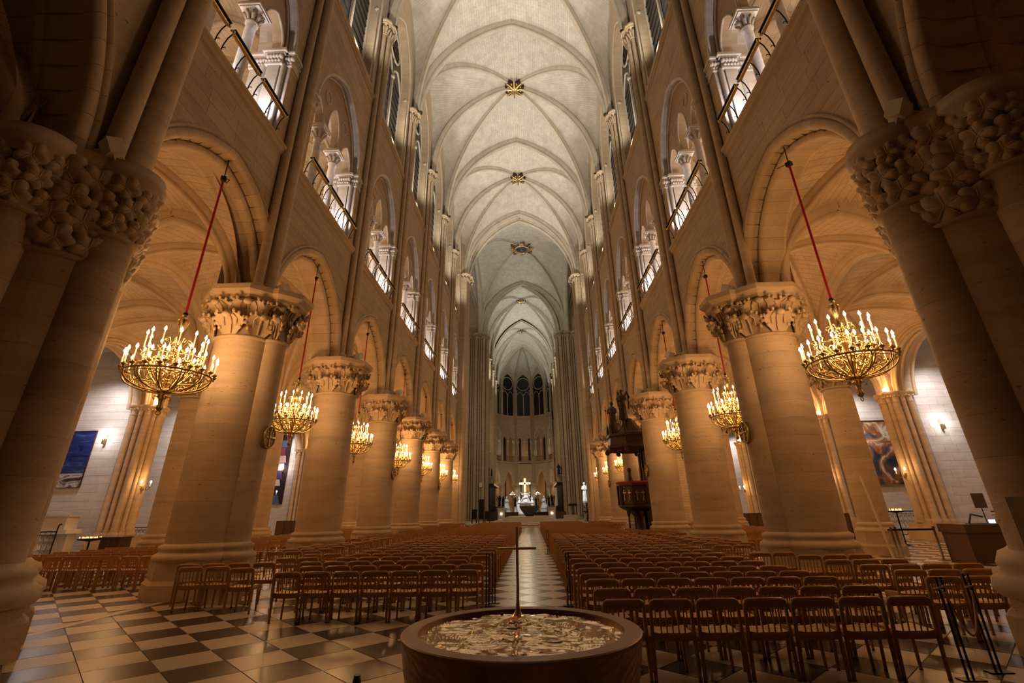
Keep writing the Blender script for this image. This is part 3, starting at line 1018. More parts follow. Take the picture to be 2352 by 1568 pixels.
# ------------------------------------------------------------------ columns
def cap_meshes(r, z0, z1, lr, nleaf):
    """bell, abacus and one leaf (at angle 0) of a crocket capital for a column of radius r"""
    h = z1 - z0
    bell = MB()
    bell.lathe([(r + 0.0, 0.0), (r + 0.07, 0.02), (r + 0.09, 0.06), (r + 0.05, 0.10), (r + 0.01, 0.13), (r + 0.03, h * 0.35), (r + 0.12, h * 0.58), (r + 0.30, h * 0.74)], 28)
    ab = MB()
    ab.lathe([(r + 0.34, h * 0.72), (r + 0.42, h * 0.76), (r + 0.42, h * 0.82), (r + 0.50, h * 0.86), (r + 0.56, h * 0.90), (r + 0.56, h)], 8, rot=pi / 8, smooth=False)
    leaves = []
    for tier in (0, 1):
        b = 0.13 + tier * h * 0.22
        t = h * (0.42 if tier == 0 else 0.70)
        m = MB()
        rows = []
        wd_ = lr * (1.0 if tier == 0 else 1.15)
        path = [(r + 0.02, b, 0.50), (r + 0.05, b + (t - b) * 0.30, 0.78), (r + 0.08, b + (t - b) * 0.58, 1.0), (r + 0.15, b + (t - b) * 0.82, 1.05), (r + 0.27, t, 0.86), (r + 0.38, t + 0.03, 0.62), (r + 0.42, t - 0.04, 0.45)]
        for q, z, ww in path:
            rows.append([(q + 0.07 * (abs(j) / 3.0) ** 2, wd_ * ww * j / 3.0, z - 0.015 * abs(j)) for j in (-3, -2, -1, 0, 1, 2, 3)])
        m.grid(rows, True)
        m.tube([(p[0] + 0.035, 0, p[1]) for p in path], [0.022, 0.026, 0.03, 0.034, 0.04, 0.045, 0.04], 6)
        m.ball((r + 0.40, 0, t - 0.05), 0.10, 10, 8, (0.9, 1.25, 0.9))
        for q in (-1, 1):
            for (pq, z, ww) in path[1:6]:
                m.ball((pq + 0.075, q * wd_ * ww, z), 0.042 + 0.012 * ww, 6, 5, (0.8, 1, 1.2))
            m.tube([(r + 0.14, q * wd_ * 0.45, b + (t - b) * 0.35), (r + 0.19, q * wd_ * 0.5, b + (t - b) * 0.8), (r + 0.36, q * wd_ * 0.35, t - 0.03)], [0.012, 0.022, 0.02], 5)
        leaves.append(m)
    return bell, ab, leaves
def column_kit(r, z0, z1, nleaf, plinth, name):
    K = {}
    n = 11
    h = (z0 - 1.12) / n
    d = MB(); d.lathe([(r, 0.0015), (r, h - 0.0015)], 48)
    K['drum'] = d.mesh('drum', STONE); K['h'] = h; K['n'] = n
    b = MB(); b.lathe([(r + 0.14, 0.74), (r + 0.19, 0.79), (r + 0.18, 0.87), (r + 0.12, 0.90), (r + 0.08, 0.93), (r + 0.07, 0.97), (r + 0.10, 1.0), (r + 0.10, 1.06), (r + 0.05, 1.09), (r, 1.12)], 40)
    K['base'] = b.mesh('base_moulding', CARVE)
    p = MB()
    R = plinth
    p.lathe([(R + 0.07, 0.0), (R + 0.07, 0.30), (R, 0.38), (R, 0.76)], 8, rot=pi / 8, smooth=False)
    K['plinth'] = p.mesh('plinth', STONE)
    bell, ab, lv = cap_meshes(r, z0, z1, (0.36 if nleaf == 8 and r > 0.8 else 0.30) * r / 0.8, nleaf)
    K['bell'] = bell.mesh('capital', CARVE); K['abacus'] = ab.mesh('abacus', CARVE)
    K['leaf'] = [m.mesh('leaf', CARVE) for m in lv]
    allb = MB()
    allb.join(bell)
    for t, m in enumerate(lv):
        for q in range(nleaf):
            allb.join(m, Matrix.Rotation(2 * pi * (q + 0.5 * t) / nleaf, 4, 'Z'))
    K['capfull'] = allb.mesh('capital', CARVE)
    K['z0'] = z0; K['nl'] = nleaf
    return K
def make_column(K, x, y, name, label, near, group=None):
    c = tag(empty(name, (x, y, 0)), label, 'column', group)
    c['kind'] = 'thing'
    put('plinth', K['plinth'], c)
    put('base_moulding', K['base'], c)
    for i in range(K['n']):
        put('drum', K['drum'], c, (0, 0, 1.12 + i * K['h']), (0, 0, random.uniform(0, 6)))
    if near:
        cp = put('capital', K['bell'], c, (0, 0, K['z0']))
        for t in (0, 1):
            for q in range(K['nl']):
                put('leaf', K['leaf'][t], cp, (0, 0, 0), (0, 0, 2 * pi * (q + 0.5 * t) / K['nl']))
    else:
        put('capital', K['capfull'], c, (0, 0, K['z0']))
    put('abacus', K['abacus'], c, (0, 0, K['z0']))
    return c
KN = column_kit(0.82, 6.15, 7.6, 8, 1.03, 'nave')
KA = column_kit(0.52, 6.2, 7.35, 8, 0.74, 'aisle')
KS = column_kit(0.36, 6.15, 7.6, 6, 0.56, 'shaft')
for sd in (-1, 1):
    for k in range(1, 7):
        lab = 'round limestone nave column with crocket capital, %s of the free-standing row on the %s' % (ORD[k - 1], SIDE[sd])
        c = make_column(KN, sd * 7.62, yk(sd, k), 'nave_column', lab, k <= 3)
        if k == 1:      # the first column has a thin engaged shaft towards the nave
            c['label'] = 'round limestone column with a thin engaged shaft, nearest free-standing one on the ' + SIDE[sd]
            e = (-sd * 0.76, 0, 0)
            put('engaged_base', KS['base'], c, e)
            for i in range(KS['n']): put('engaged_drum', KS['drum'], c, (e[0], 0, 1.12 + i * KS['h']))
            cp = put('engaged_capital', KS['bell'], c, (e[0], 0, KS['z0']))
            for t in (0, 1):
                for q in range(6): put('leaf', KS['leaf'][t], cp, (0, 0, 0), (0, 0, 2 * pi * (q + 0.5 * t) / 6))
            put('engaged_abacus', KS['abacus'], c, (e[0], 0, KS['z0']))
            put('engaged_plinth', KS['plinth'], c, e)
    for k in range(0, 8):
        lab = 'slimmer round aisle column with small capital, %s from the near end, %s aisles' % (ORD[k], SIDE[sd])
        make_column(KA, sd * AX, yk(sd, k), 'aisle_column', lab, k in (2, 3))
# great tower piers, nearest the camera
def tower_pier(sd):
    y = YP[sd]
    P_ = tag(empty('tower_pier', (sd * 7.75, y, 0)), 'massive composite stone pier with carved foliage capital filling the %s foreground' % SIDE[sd], 'pier')
    z0, z1 = 5.6, 7.65
    parts = [(0, 0, 0.90), (-sd * 0.74, 0.0, 0.42), (sd * 0.08, -0.92, 0.43), (sd * 0.9, 0, 0.43), (0, 0.82, 0.43)]
    n = 9
    for (dx, dy, r) in parts:
        zc = z0 if r > 0.8 else 6.15
        for i in range(n):
            h = (zc - 1.15) / n
            mb = MB(); mb.lathe([(r, 0.0015), (r, h - 0.0015)], 56 if r > 0.8 else 40)
            mb.obj('drum', STONE, P_, (dx, dy, 1.15 + i * h))
        mb = MB()
        mb.lathe([(r + 0.24, 0.62), (r + 0.30, 0.70), (r + 0.28, 0.82), (r + 0.20, 0.86), (r + 0.15, 0.92), (r + 0.18, 0.99), (r + 0.15, 1.06), (r + 0.06, 1.10), (r, 1.15)], 36)
        mb.obj('base_moulding', CARVE, P_, (dx, dy, 0))
        mb = MB()
        mb.lathe([(r + 0.30, 0.0), (r + 0.30, 0.42), (r + 0.20, 0.50), (r + 0.20, 0.68)], 8, rot=pi / 8, smooth=False)
        mb.obj('plinth', STONE, P_, (dx, dy, 0))
        mb = MB()
        q = 0.02
        mb.lathe([(r, 0), (r + 0.06, 0.02), (r + 0.08, 0.06), (r + 0.02, 0.10), (r + 0.02, 0.5 * (z1 - zc)), (r + 0.05, 0.72 * (z1 - zc)), (r + 0.08, 0.80 * (z1 - zc))], 36)
        cp = mb.obj('capital', CARVE, P_, (dx, dy, zc))
        mb = MB()
        H = z1 - zc
        t0 = z1 - 0.50 - zc
        mb.lathe([(r + 0.10, t0), (r + 0.13, t0 + 0.06), (r + 0.13, t0 + 0.13), (r + 0.17, t0 + 0.18), (r + 0.20, t0 + 0.26), (r + 0.20, t0 + 0.34), (r + 0.16, t0 + 0.36), (r + 0.16, t0 + 0.5)], 36 if r < 0.8 else 8, rot=pi / 8, smooth=r < 0.8)
        mb.obj('abacus', CARVE, P_, (dx, dy, zc))
        # foliage: clusters of lobed leaves
        rnd = random.Random(int(r * 100) + int(dx * 10) + 5)
        def lobed(R_, rr_, tilt):
            lf = MB()
            n = 24
            rows = []
            for fr, out in ((0.0, 0.05), (0.3, 0.085), (0.62, 0.095), (0.88, 0.075), (1.0, 0.0)):
                row = []
                for q in range(n + 1):
                    b = 2 * pi * q / n
                    rad = rr_ * 1.08 * fr * (1 + (0.42 * abs(cos(2.5 * b + 0.4)) - 0.22) * min(1, fr * 1.6))
                    row.append((R_ + out * (1 + 0.30 * cos(5 * b + 0.8) * fr) + tilt * rad * sin(b), rad * cos(b), rad * sin(b)))
                rows.append(row)
            lf.grid(rows, True)
            for q in range(5):
                b = 2 * pi * q / 5 + pi / 2
                lf.tube([(R_ + 0.05, 0, 0), (R_ + 0.09 + tilt * rr_ * 0.5 * sin(b), rr_ * 0.5 * cos(b), rr_ * 0.5 * sin(b)), (R_ + 0.07 + tilt * rr_ * 0.85 * sin(b), rr_ * 0.85 * cos(b), rr_ * 0.85 * sin(b))], [0.016, 0.012, 0.007], 5)
            return lf
        H_ = z1 - zc - 0.45
        tiers = 4 if r > 0.8 else 3
        for tier in range(tiers):
            zz = 0.22 + (H_ - 0.36) * tier / (tiers - 1) + 0.05
            m = 15 if r > 0.8 else 8
            for q in range(m):
                a = 2 * pi * (q + 0.5 * (tier % 2)) / m + rnd.uniform(-.04, .04)
                sz = (0.25 if r > 0.8 else 0.18) * rnd.uniform(0.85, 1.12)
                lobed(r + 0.02 + 0.05 * tier / tiers, sz, 0.25).obj('leaf', CARVE, cp, (0, 0, zz + rnd.uniform(-.03, .03)), (0, 0, a))
    return P_
for sd in (-1, 1): tower_pier(sd)

# ------------------------------------------------------------------ wall shafts rising from the capitals to the vault, with their floodlight boxes
SB = MB()
SB.lathe([(0.30, 0), (0.30, 0.14), (0.25, 0.22), (0.27, 0.30), (0.19, 0.36)], 12)
shafts = {}
def shaft_mesh(r, z0, z1):
    key = (r, z0, z1)
    if key not in shafts:
        mb = MB()
        n = max(1, round((z1 - z0) / 1.6))
        for i in range(n):
            a, b = z0 + (z1 - z0) * i / n, z0 + (z1 - z0) * (i + 1) / n
            mb.lathe([(r, a + 0.002), (r, b - 0.002)], 16, cap=False)
        shafts[key] = mb.mesh('shaft', STONE)
    return shafts[key]
mb = MB()
mb.lathe([(0.14, 0), (0.19, 0.02), (0.15, 0.06), (0.17, 0.4), (0.24, 0.66)], 12)
for t in range(8):
    a = t * pi / 4
    mb.tube([(0.15 * cos(a), 0.15 * sin(a), 0.08), (0.24 * cos(a), 0.24 * sin(a), 0.4), (0.33 * cos(a), 0.33 * sin(a), 0.62), (0.30 * cos(a), 0.30 * sin(a), 0.52)], [0.05, 0.07, 0.06, 0.03], 6)
mb.lathe([(0.34, 0.66), (0.40, 0.72), (0.40, 0.80), (0.47, 0.86), (0.47, 0.98)], 8, rot=pi / 8, smooth=False)
VCAP = mb.mesh('capital', CARVE)
mb = MB(); mb.lathe([(0.30, 0.0), (0.30, 0.18), (0.25, 0.24), (0.28, 0.32), (0.22, 0.38), (0.17, 0.42)], 12); VBASE = mb.mesh('base', CARVE)
mb = MB(); mb.box(-0.16, 0.16, -0.12, 0.12, -0.14, 0.14); mb.box(-0.03, 0.03, -0.03, 0.03, -0.30, -0.14); FBOX = mb.mesh('floodlight_box', BOXW)
for sd in (-1, 1):
    for k in range(0, 7):
        y = yk(sd, k)
        b = tag(empty('wall_shafts', (sd * (W - 0.26), y if k else YP[sd] + 0.22, 7.6)), 'slender shafts rising to the vault above the %s, %s' % (('near tower pier' if k == 0 else ORD[k - 1] + ' nave column'), SIDE[sd]), 'shaft bundle')
        rr = 0.19 if k else 0.25
        zt = 28.2 - 7.6
        for dx, dy, r in (((0, 0.12, 0.27), (0, -0.42, 0.19)) if k == 0 else ((0, 0, rr), (sd * 0.14, -0.36, rr * 0.72), (sd * 0.14, 0.36, rr * 0.72))):
            put('shaft', shaft_mesh(round(r, 3), 0.3, 20.2), b, (dx, dy, 0))
            put('base', VBASE, b, (dx, dy, 0), sc=(r / 0.19 * 1.1, r / 0.19 * 1.1, 1))
            put('capital', VCAP, b, (dx, dy, 20.15), sc=(1, 1, 1))
        if k >= 0:
            f = tag(put('floodlight', FBOX, None, (sd * (W - 0.78), y - 0.12, 7.93) if k else (sd * 6.90, YP[sd] - 0.62, 7.82), (0.5, 0, 0.5 * sd)), 'small cream floodlight box on the capital of the %s %s' % (('near tower pier on the' if k == 0 else ORD[k - 1] + ' nave column on the'), SIDE[sd]), 'floodlight')

# ------------------------------------------------------------------ nave ceiling
ceil = struct(empty('ceiling'))
ZS, ZT, ZB, ZF = 29.0, 39.0, 39.55, 37.4
VX = W - 0.30
def sexpartite(y0l, y0r, y1l, y1r, y2l, y2r, xl, xr, parent, last=True, push=0.34, zs=ZS, zt=ZT, zb=ZB, zf=ZF, tw=0.62):
    cl = [Vector((xl, y0l)), Vector((xl, y1l)), Vector((xl, y2l))]
    cr = [Vector((xr, y0r)), Vector((xr, y1r)), Vector((xr, y2r))]
    ctr = (cl[0] + cl[2] + cr[0] + cr[2]) / 4
    N = 18
    D = {('l', 0): arc3(cl[0], ctr, zs, zb, 0, N), ('l', 2): arc3(cl[2], ctr, zs, zb, 0, N), ('r', 0): arc3(cr[0], ctr, zs, zb, 0, N), ('r', 2): arc3(cr[2], ctr, zs, zb, 0, N)}
    I = {'l': arc3(cl[1], ctr, zs, zb, 0.6, N), 'r': arc3(cr[1], ctr, zs, zb, 0.6, N)}
    T = {}
    for e in (0, 2):
        m = (cl[e] + cr[e]) / 2
        T['l', e] = arc3(cl[e], m, zs, zt, 0, N); T['r', e] = arc3(cr[e], m, zs, zt, 0, N)
    wb = MB()
    for s, c in (('l', cl), ('r', cr)):
        for e in (0, 2): web(wb, T[s, e], D[s, e], 6, 0.18)
        for a, b in ((0, 1), (2, 1)):
            pv = Vector((-push if s == 'l' else push, 0))
            mid = (c[a] + c[b]) / 2 + pv
            F1 = arc3(c[a] + pv, mid, zs, zf, 2.6, N); F2 = arc3(c[b] + pv, mid, zs, zf, 2.6, N)
            web(wb, D[s, a], F1, 6, 0.1); web(wb, I[s], F2, 6, 0.1)
            r = MB(); rib(r, F1, 0.2, 0.2); rib(r, F2, 0.2, 0.2); r.obj('wall_rib', RIB, parent)
    wb.obj('vault_web', WEB, parent)
    for q in list(D.values()) + list(I.values()):
        r = MB(); rib(r, q, 0.36, 0.42); r.obj('diagonal_rib', RIB, parent)
    for e in ((0, 2) if last else (0,)):
        r = MB(); rib(r, T['l', e], tw, 0.55); rib(r, T['r', e], tw, 0.55); r.obj('transverse_rib', RIB, parent)
    return ctr
# gilded boss: painted rib ends and a gold leafy knob
def boss_meshes():
    a = MB()
    a.lathe([(0.05, -0.62), (0.20, -0.60), (0.30, -0.50), (0.34, -0.40), (0.26, -0.30)], 12)
    for t in range(8):
        an = t * pi / 4
        a.tube([(0.18 * cos(an), 0.18 * sin(an), -0.56), (0.50 * cos(an), 0.50 * sin(an), -0.50), (0.85 * cos(an), 0.85 * sin(an), -0.50)], [0.10, 0.085, 0.07], 6)
        a.ball((0.52 * cos(an + .39), 0.52 * sin(an + .39), -0.46), 0.10, 6, 5)
    b = MB()
    for an in (0.0, pi, 0.75, pi - 0.75, pi + 0.75, 2 * pi - 0.75):
        c, s = cos(an), sin(an)
        for o in (-0.20, 0.20):
            pass
        b.add([(c * 0.3 - s * .2, s * 0.3 + c * .2, -0.47), (c * 0.3 + s * .2, s * 0.3 - c * .2, -0.47), (c * .78 + s * .2, s * .78 - c * .2, -0.45), (c * .78 - s * .2, s * .78 + c * .2, -0.45),
               (c * 0.3 - s * .2, s * 0.3 + c * .2, 0.0), (c * 0.3 + s * .2, s * 0.3 - c * .2, 0.0), (c * .78 + s * .2, s * .78 - c * .2, 0.0), (c * .78 - s * .2, s * .78 + c * .2, 0.0)],
              [(0, 1, 2, 3), (0, 4, 5, 1), (2, 6, 7, 3), (0, 3, 7, 4), (1, 5, 6, 2)])
    return a.mesh('gilding', GOLD), b.mesh('painted_rib_end', MAROON)
BA, BB = boss_meshes()
def boss(x, y, z, s=1.2):
    e = put('keystone', BA, ceil, (x, y, z), sc=(s, s, s)); e['label'] = 'gilded star-shaped keystone'
    put('painted_rib_end', BB, e)
for a in (-1, 1, 3, 5):
    c = sexpartite(yk(-1, a), yk(1, a), yk(-1, a + 1), yk(1, a + 1), yk(-1, a + 2), yk(1, a + 2), -VX, VX, ceil, a == 5)
    if a >= 1: boss(c.x, c.y, ZB)
# crossing
YC0, YC1 = 56.2, 75.2
r_, ctr = quadri((-VX, YC0), (VX, YC0), (-VX, YC1), (VX, YC1), ZS, 40.3, (ZT, 38.6, 38.4, 38.6), WEB, RIB, ceil, (0, 0, 0, 0), 0.42, 0.45, 0.9, (1, 1, 1, 1), n=18)
mb = MB()
mb.tube([(1.15 * cos(t * pi / 16), 1.15 * sin(t * pi / 16), 0) for t in range(32)], 0.13, 8, True)
mb.tube([(0.92 * cos(t * pi / 16), 0.92 * sin(t * pi / 16), 0.05) for t in range(32)], 0.07, 8, True)
for t in range(4):
    a = t * pi / 2
    for q in range(5):
        mb.ball((1.45 * cos(a) + 0.24 * cos(q * 1.256), 1.45 * sin(a) + 0.24 * sin(q * 1.256), 0.05), 0.17, 8, 6)
    mb.ball((1.45 * cos(a), 1.45 * sin(a), -0.12), 0.19, 8, 6)
for t in range(4):
    a = t * pi / 2 + pi / 4.6
    for o in (-0.22, 0.22):
        mb.tube([(1.1 * cos(a) - o * sin(a), 1.1 * sin(a) + o * cos(a), -0.02), (1.9 * cos(a) - o * sin(a), 1.9 * sin(a) + o * cos(a), 0.08)], 0.06, 6)
bo = mb.obj('crossing_boss', GOLD, ceil, (0.1, ctr.y, 39.55))
bo['label'] = 'large round gilded boss'
mb = MB(); mb.lathe([(0.95, 0.0), (0.95, 0.1)], 32)
mb.obj('painted_disc', BLUE, bo)
mb = MB()
rnd = random.Random(3)
for t in range(26):
    a, q = rnd.uniform(0, 2 * pi), rnd.uniform(0.35, 0.85)
    mb.ball((q * cos(a), q * sin(a), 0.0), 0.03, 5, 4)
mb.lathe([(0.05, -0.05), (0.12, -0.02), (0.10, 0.02)], 6, (0, 0.1, 0))
mb.ball((0, 0.35, -0.02), 0.10, 8, 6); mb.ball((0, 0.0, -0.02), 0.16, 8, 6, (0.8, 1.6, 0.5)); mb.ball((0.16, 0.1, -0.02), 0.08, 6, 5); mb.ball((-0.16, 0.1, -0.02), 0.08, 6, 5)
mb.obj('painted_figure', BRASS, bo)
mb = MB()
for t in range(4):
    a = t * pi / 2 + pi / 4.6
    c, s = cos(a), sin(a)
    mb.add([(c * r - s * o, s * r + c * o, 0.03) for r, o in ((1.2, -.2), (1.2, .2), (1.95, .2), (1.95, -.2))] + [(c * r - s * o, s * r + c * o, 0.6) for r, o in ((1.2, -.2), (1.2, .2), (1.95, .2), (1.95, -.2))], [(0, 1, 2, 3), (0, 4, 5, 1), (1, 5, 6, 2), (2, 6, 7, 3), (3, 7, 4, 0)])
mb.obj('painted_rib_end', MAROON, bo)
def arch_between(A, B, C, D_, name='arch_soffit'):
    # A,B = left and right half arcs on one side, C,D_ on the other
    mb = MB()
    up = Vector((0, 0, 0.05))
    for p, q in ((A, C), (B, D_)):
        mb.grid([[tuple(v - up) for v in p], [tuple(v - up) for v in q]])
    return mb.obj(name, RIB, ceil)
def halves(xl, yl, xr, yr, zs, zt, n=18):
    a, b = Vector((xl, yl)), Vector((xr, yr))
    return arc3(a, (a + b) / 2, zs, zt, 0, n), arc3(b, (a + b) / 2, zs, zt, 0, n)
wl, wr = halves(-VX, yk(-1, 7), VX, yk(1, 7), ZS, ZT)
cl_, cr_ = halves(-VX, YC0, VX, YC0, ZS, ZT)
arch_between(wl, wr, cl_, cr_)
el, er = halves(-VX, YC1, VX, YC1, ZS, 38.4)
ql, qr = halves(-6.65, 75.45, 5.95, 75.45, 28.8, 38.3)
arch_between(el, er, ql, qr)
# choir
QX = -0.35
for i, (a, b) in enumerate(((75.4, 92.6), (92.6, 109.0))):
    c = sexpartite(a, a, (a + b) / 2, (a + b) / 2, b, b, QX - 6.3 - 0.1 * i, QX + 6.3 - 0.3 * i, ceil, True, 0.0, 28.8, 38.3, 39.1, 37.0, 0.62)
    boss(c.x, c.y, 39.1)
# apse: radiating ribs
AC = Vector((-0.72, 110.2)); AR = 6.5
apts = [Vector((AC.x - AR * cos(pi * i / 5), AC.y + AR * sin(pi * i / 5))) for i in range(6)]
ab_ = Vector((-0.62, 112.2))
arcs = [arc3(p, ab_, 28.8, 39.0, 0, 14) for p in apts]
wb = MB()
for i in range(5):
    mid = (apts[i] + apts[i + 1]) / 2
    F1 = arc3(apts[i], mid, 28.8, 34.6, 1.6, 14); F2 = arc3(apts[i + 1], mid, 28.8, 34.6, 1.6, 14)
    web(wb, arcs[i], F1, 5, 0.15); web(wb, arcs[i + 1], F2, 5, 0.15)
    r = MB(); rib(r, F1, 0.5, 0.25); rib(r, F2, 0.5, 0.25); r.obj('wall_rib', RIB, ceil)
Tm = arc3((AC.x - AR, 109.0), ab_ - Vector((0, 2.4)), 28.8, 38.3, 0, 14); Tn = arc3((AC.x + AR, 109.0), ab_ - Vector((0, 2.4)), 28.8, 38.3, 0, 14)
web(wb, Tm, arcs[0], 4, 0.05); web(wb, Tn, arcs[5], 4, 0.05)
wb.obj('vault_web', WEB, ceil)
for a in arcs:
    r = MB(); rib(r, a, 0.34, 0.4); r.obj('radial_rib', RIB, ceil)
boss(ab_.x, ab_.y, 39.0, 1.0)
# aisle and gallery vaults: one kit per storey, shared by all bays
def vault_kit(x0, x1, zs, zb, zsd, webm, rw, rd, sw):
    tmp, _ = quadri((x0, 0), (x1, 0), (x0, L), (x1, L), zs, zb, zsd, webm, RIB if webm is WEB else CARVE, None, (0.3, 0, 0.3, 0), rw, rd, sw, (1, 1, 0, 0), n=12)
    kit = [(o.name.split('.')[0], o.data) for o in tmp]
    for o in tmp: bpy.data.objects.remove(o)
    return kit
K1 = vault_kit(8.3, AX, 7.4, 11.3, (10.9, 10.9, 10.9, 10.9), WEBA, 0.26, 0.30, 0.46)
K2 = vault_kit(AX, CX, 7.4, 11.3, (10.9, 10.6, 10.9, 10.9), WEBA, 0.26, 0.30, 0.46)
K3 = vault_kit(W + 1.35, AX + 0.4, 16.9, 21.0, (20.5, 20.3, 20.5, 20.6), WEBA, 0.24, 0.26, 0.36)
cA = struct(empty('ceiling')); cB = struct(empty('ceiling'))
for sd in (-1, 1):
    for k in range(-1, 7):
        for kit, root in ((K1, cA), (K2, cA), (K3, cB)):
            for n_, m in kit: put(n_, m, root, (0, yk(sd, k), 0), sc=(sd, 1, 1))
    # gallery floor and outer wall
    y0, y1 = yk(sd, -1), yk(sd, 7)
    mb = MB()
    mb.box(min(sd * (W + TH), sd * 14.4), max(sd * (W + TH), sd * 14.4), y0, y1, 12.75, 12.95)
    mb.obj('gallery_floor', STONE, walls[sd])
    mb = MB()
    bt = [(sd * 14.3, y0, 12.9), (sd * 14.3, y1, 12.9), (sd * 14.3, y1, 21.4), (sd * 14.3, y0, 21.4)]
    mb.add(bt, [(0, 1, 2, 3)])
    mb.add([(sd * W, y0, 21.5), (sd * W, y1, 21.5), (sd * 14.4, y1, 21.5), (sd * 14.4, y0, 21.5)], [(0, 1, 2, 3)])
    mb.uv = {0: (0, 0), 1: (y1 - y0, 0), 2: (y1 - y0, 8.5), 3: (0, 8.5)}
    mb.obj('gallery_outer_wall', WEBA, walls[sd])

# ================================================================== CROSSING, TRANSEPT, CHOIR, APSE
def shaft_cluster(root, pts, z0, z1, caps=True, base=True, mat=STONE, capz=None, name='shaft'):
    for x, y, r in pts:
        mb = MB()
        mb.lathe([(r, z0), (r, z1)], 12, (0, 0, 0), cap=False)
        if base: mb.lathe([(r + .08, z0), (r + .08, z0 + .5), (r + .03, z0 + .6), (r + .06, z0 + .7), (r, z0 + .8)], 10)
        mb.obj(name, mat, root, (x, y, 0))
        if caps:
            put('capital', VCAP, root, (x, y, z1 - 0.1), sc=(r / 0.19, r / 0.19, 1))
for sd in (-1, 1):
    # west crossing pier (seventh position) : flat pier with bundled shafts from floor to vault
    y = yk(sd, 7) + 1.0
    e = tag(empty('crossing_pier', (sd * 7.9, y, 0)), 'tall clustered pier of shafts ending the nave arcade on the ' + SIDE[sd], 'pier')
    mb = MB(); mb.box(-0.75, 0.75, -1.4, 1.6, 0, 39.0); mb.obj('core', STONE, e)
    shaft_cluster(e, [(-sd * 0.85, -1.0, 0.30), (-sd * 0.95, -0.3, 0.34), (-sd * 0.95, 0.5, 0.34), (-sd * 0.8, 1.2, 0.30)], 0, 28.4)
    mb = MB(); mb.box(-0.85, 0.85, -1.5, 1.7, 0, 0.9); mb.obj('plinth', STONE, e)
    # east crossing pier: broad front of many shafts
    e = tag(empty('crossing_pier', (sd * 7.75 - 0.3, 75.8, 0)), 'broad bundled pier of many shafts at the choir entrance on the ' + SIDE[sd], 'pier')
    mb = MB(); mb.box(-1.75, 1.75, -0.2, 1.5, 0, 39.0); mb.obj('core', STONE, e)
    shaft_cluster(e, [(sd * (-1.85 + 0.42 * t), -0.35 - (0.25 if t % 3 == 1 else 0), 0.25 if t % 3 == 1 else 0.15) for t in range(9)] + [(-sd * 1.95, 0.25, 0.22), (-sd * 1.95, 0.9, 0.22)], 0, 28.2)
    # transept arm
    w = struct(empty('wall_transept_' + SIDE[sd]))
    def face(x0, y0, x1, y1, z0, z1, name='wall_face', mat=STONE):
        mb = MB()
        n = Vector((x1 - x0, y1 - y0)).length
        mb.add([(x0, y0, z0), (x1, y1, z0), (x1, y1, z1), (x0, y0, z1)], [(0, 1, 2, 3)])
        mb.uv = {0: (0, 0), 1: (n, 0), 2: (n, z1 - z0), 3: (0, z1 - z0)}
        return mb.obj(name, mat, w)
    xo = sd * 23
    face(sd * 9.3, 77.0, xo, 77.0, 0, 39.5, mat=WEBA)
    face(xo, 55, xo, 77.0, 0, 39.5, mat=WEBA)
    face(sd * 8.6, 55.6, xo, 55.6, 0, 39.5, mat=WEBA)
    tv, _ = quadri((sd * 7.5, YC0), (sd * 15.3, YC0), (sd * 7.5, YC1 + 1.2), (sd * 15.3, YC1 + 1.2), ZS, 39.4, (38.4, 38.4, 38.4, 38.4), WEB, RIB, ceil, (0, 0, 0, 0), 0.36, 0.4, 0.5, (0, 1, 0, 0), n=14)
    tv, _ = quadri((sd * 15.3, YC0), (xo, YC0), (sd * 15.3, YC1 + 1.2), (xo, YC1 + 1.2), ZS, 39.4, (38.4, 38.4, 38.4, 38.4), WEB, RIB, ceil, (0, 0, 0, 0), 0.36, 0.4, 0.5, (0, 0, 0, 0), n=14)
    e = struct(empty('trim_transept', (0, 0, 0)))
    shaft_cluster(e, [(sd * (10.0 + 0.42 * t), 76.75, 0.16) for t in range(4)], 0, 28.2)
    shaft_cluster(e, [(sd * 10.9, 76.8, 0.1), (sd * 14.6, 76.8, 0.14), (sd * 15.1, 76.75, 0.2), (sd * 15.6, 76.8, 0.14)], 0, 28.2, name='wall_shaft')
    # choir side wall: three storeys, shafts on every bay
    w = struct(empty('wall_choir_' + SIDE[sd]))
    xw = QX + sd * 6.55
    bl = 4.25
    c = bl / 2
    lw = MB(); pl = MB(); rl = MB()
    L1 = arch_line(1.55, 2.3, c, 7.4, 0, 8)
    holed_wall(lw, 0, bl, 0, 11.8, 0, L1, 0); ribbon(lw, L1, 0, 0.9)
    L2 = arch_line(1.5, 2.6, c, 16.6, 0, 8)
    holed_wall(lw, 0, bl, 11.8, 21.9, 0, L2, 12.1)
    ribbon(pl, [(c - 1.5, 12.1)] + L2 + [(c + 1.5, 12.1)], 0, 0.8)
    mesh3 = MB()
    L3 = arch_line(1.5, 2.6, c, 29.0, 0, 8)
    holed_wall(mesh3, 0, bl, 21.9, 39, 0, L3, 22.9); ribbon(mesh3, [(c - 1.5, 22.9)] + L3 + [(c + 1.5, 22.9)], 0, 0.5)
    mesh3.tube([(0.4, c, 22.9), (0.4, c, 29.0)], 0.1, 6)
    mesh3.tube([(0.4, c + 0.95 * cos(t * pi / 8), 30.1 + 0.95 * sin(t * pi / 8)) for t in range(16)], 0.08, 6, True)
    gl = MB(); gl.add([(0.5, c - 1.5, 22.9), (0.5, c + 1.5, 22.9), (0.5, c + 1.5, 31.6), (0.5, c - 1.5, 31.6)], [(0, 1, 2, 3)])
    for z in (11.9, 21.9): rl.box(-0.14, 0, 0, bl, z - 0.12, z + 0.1)
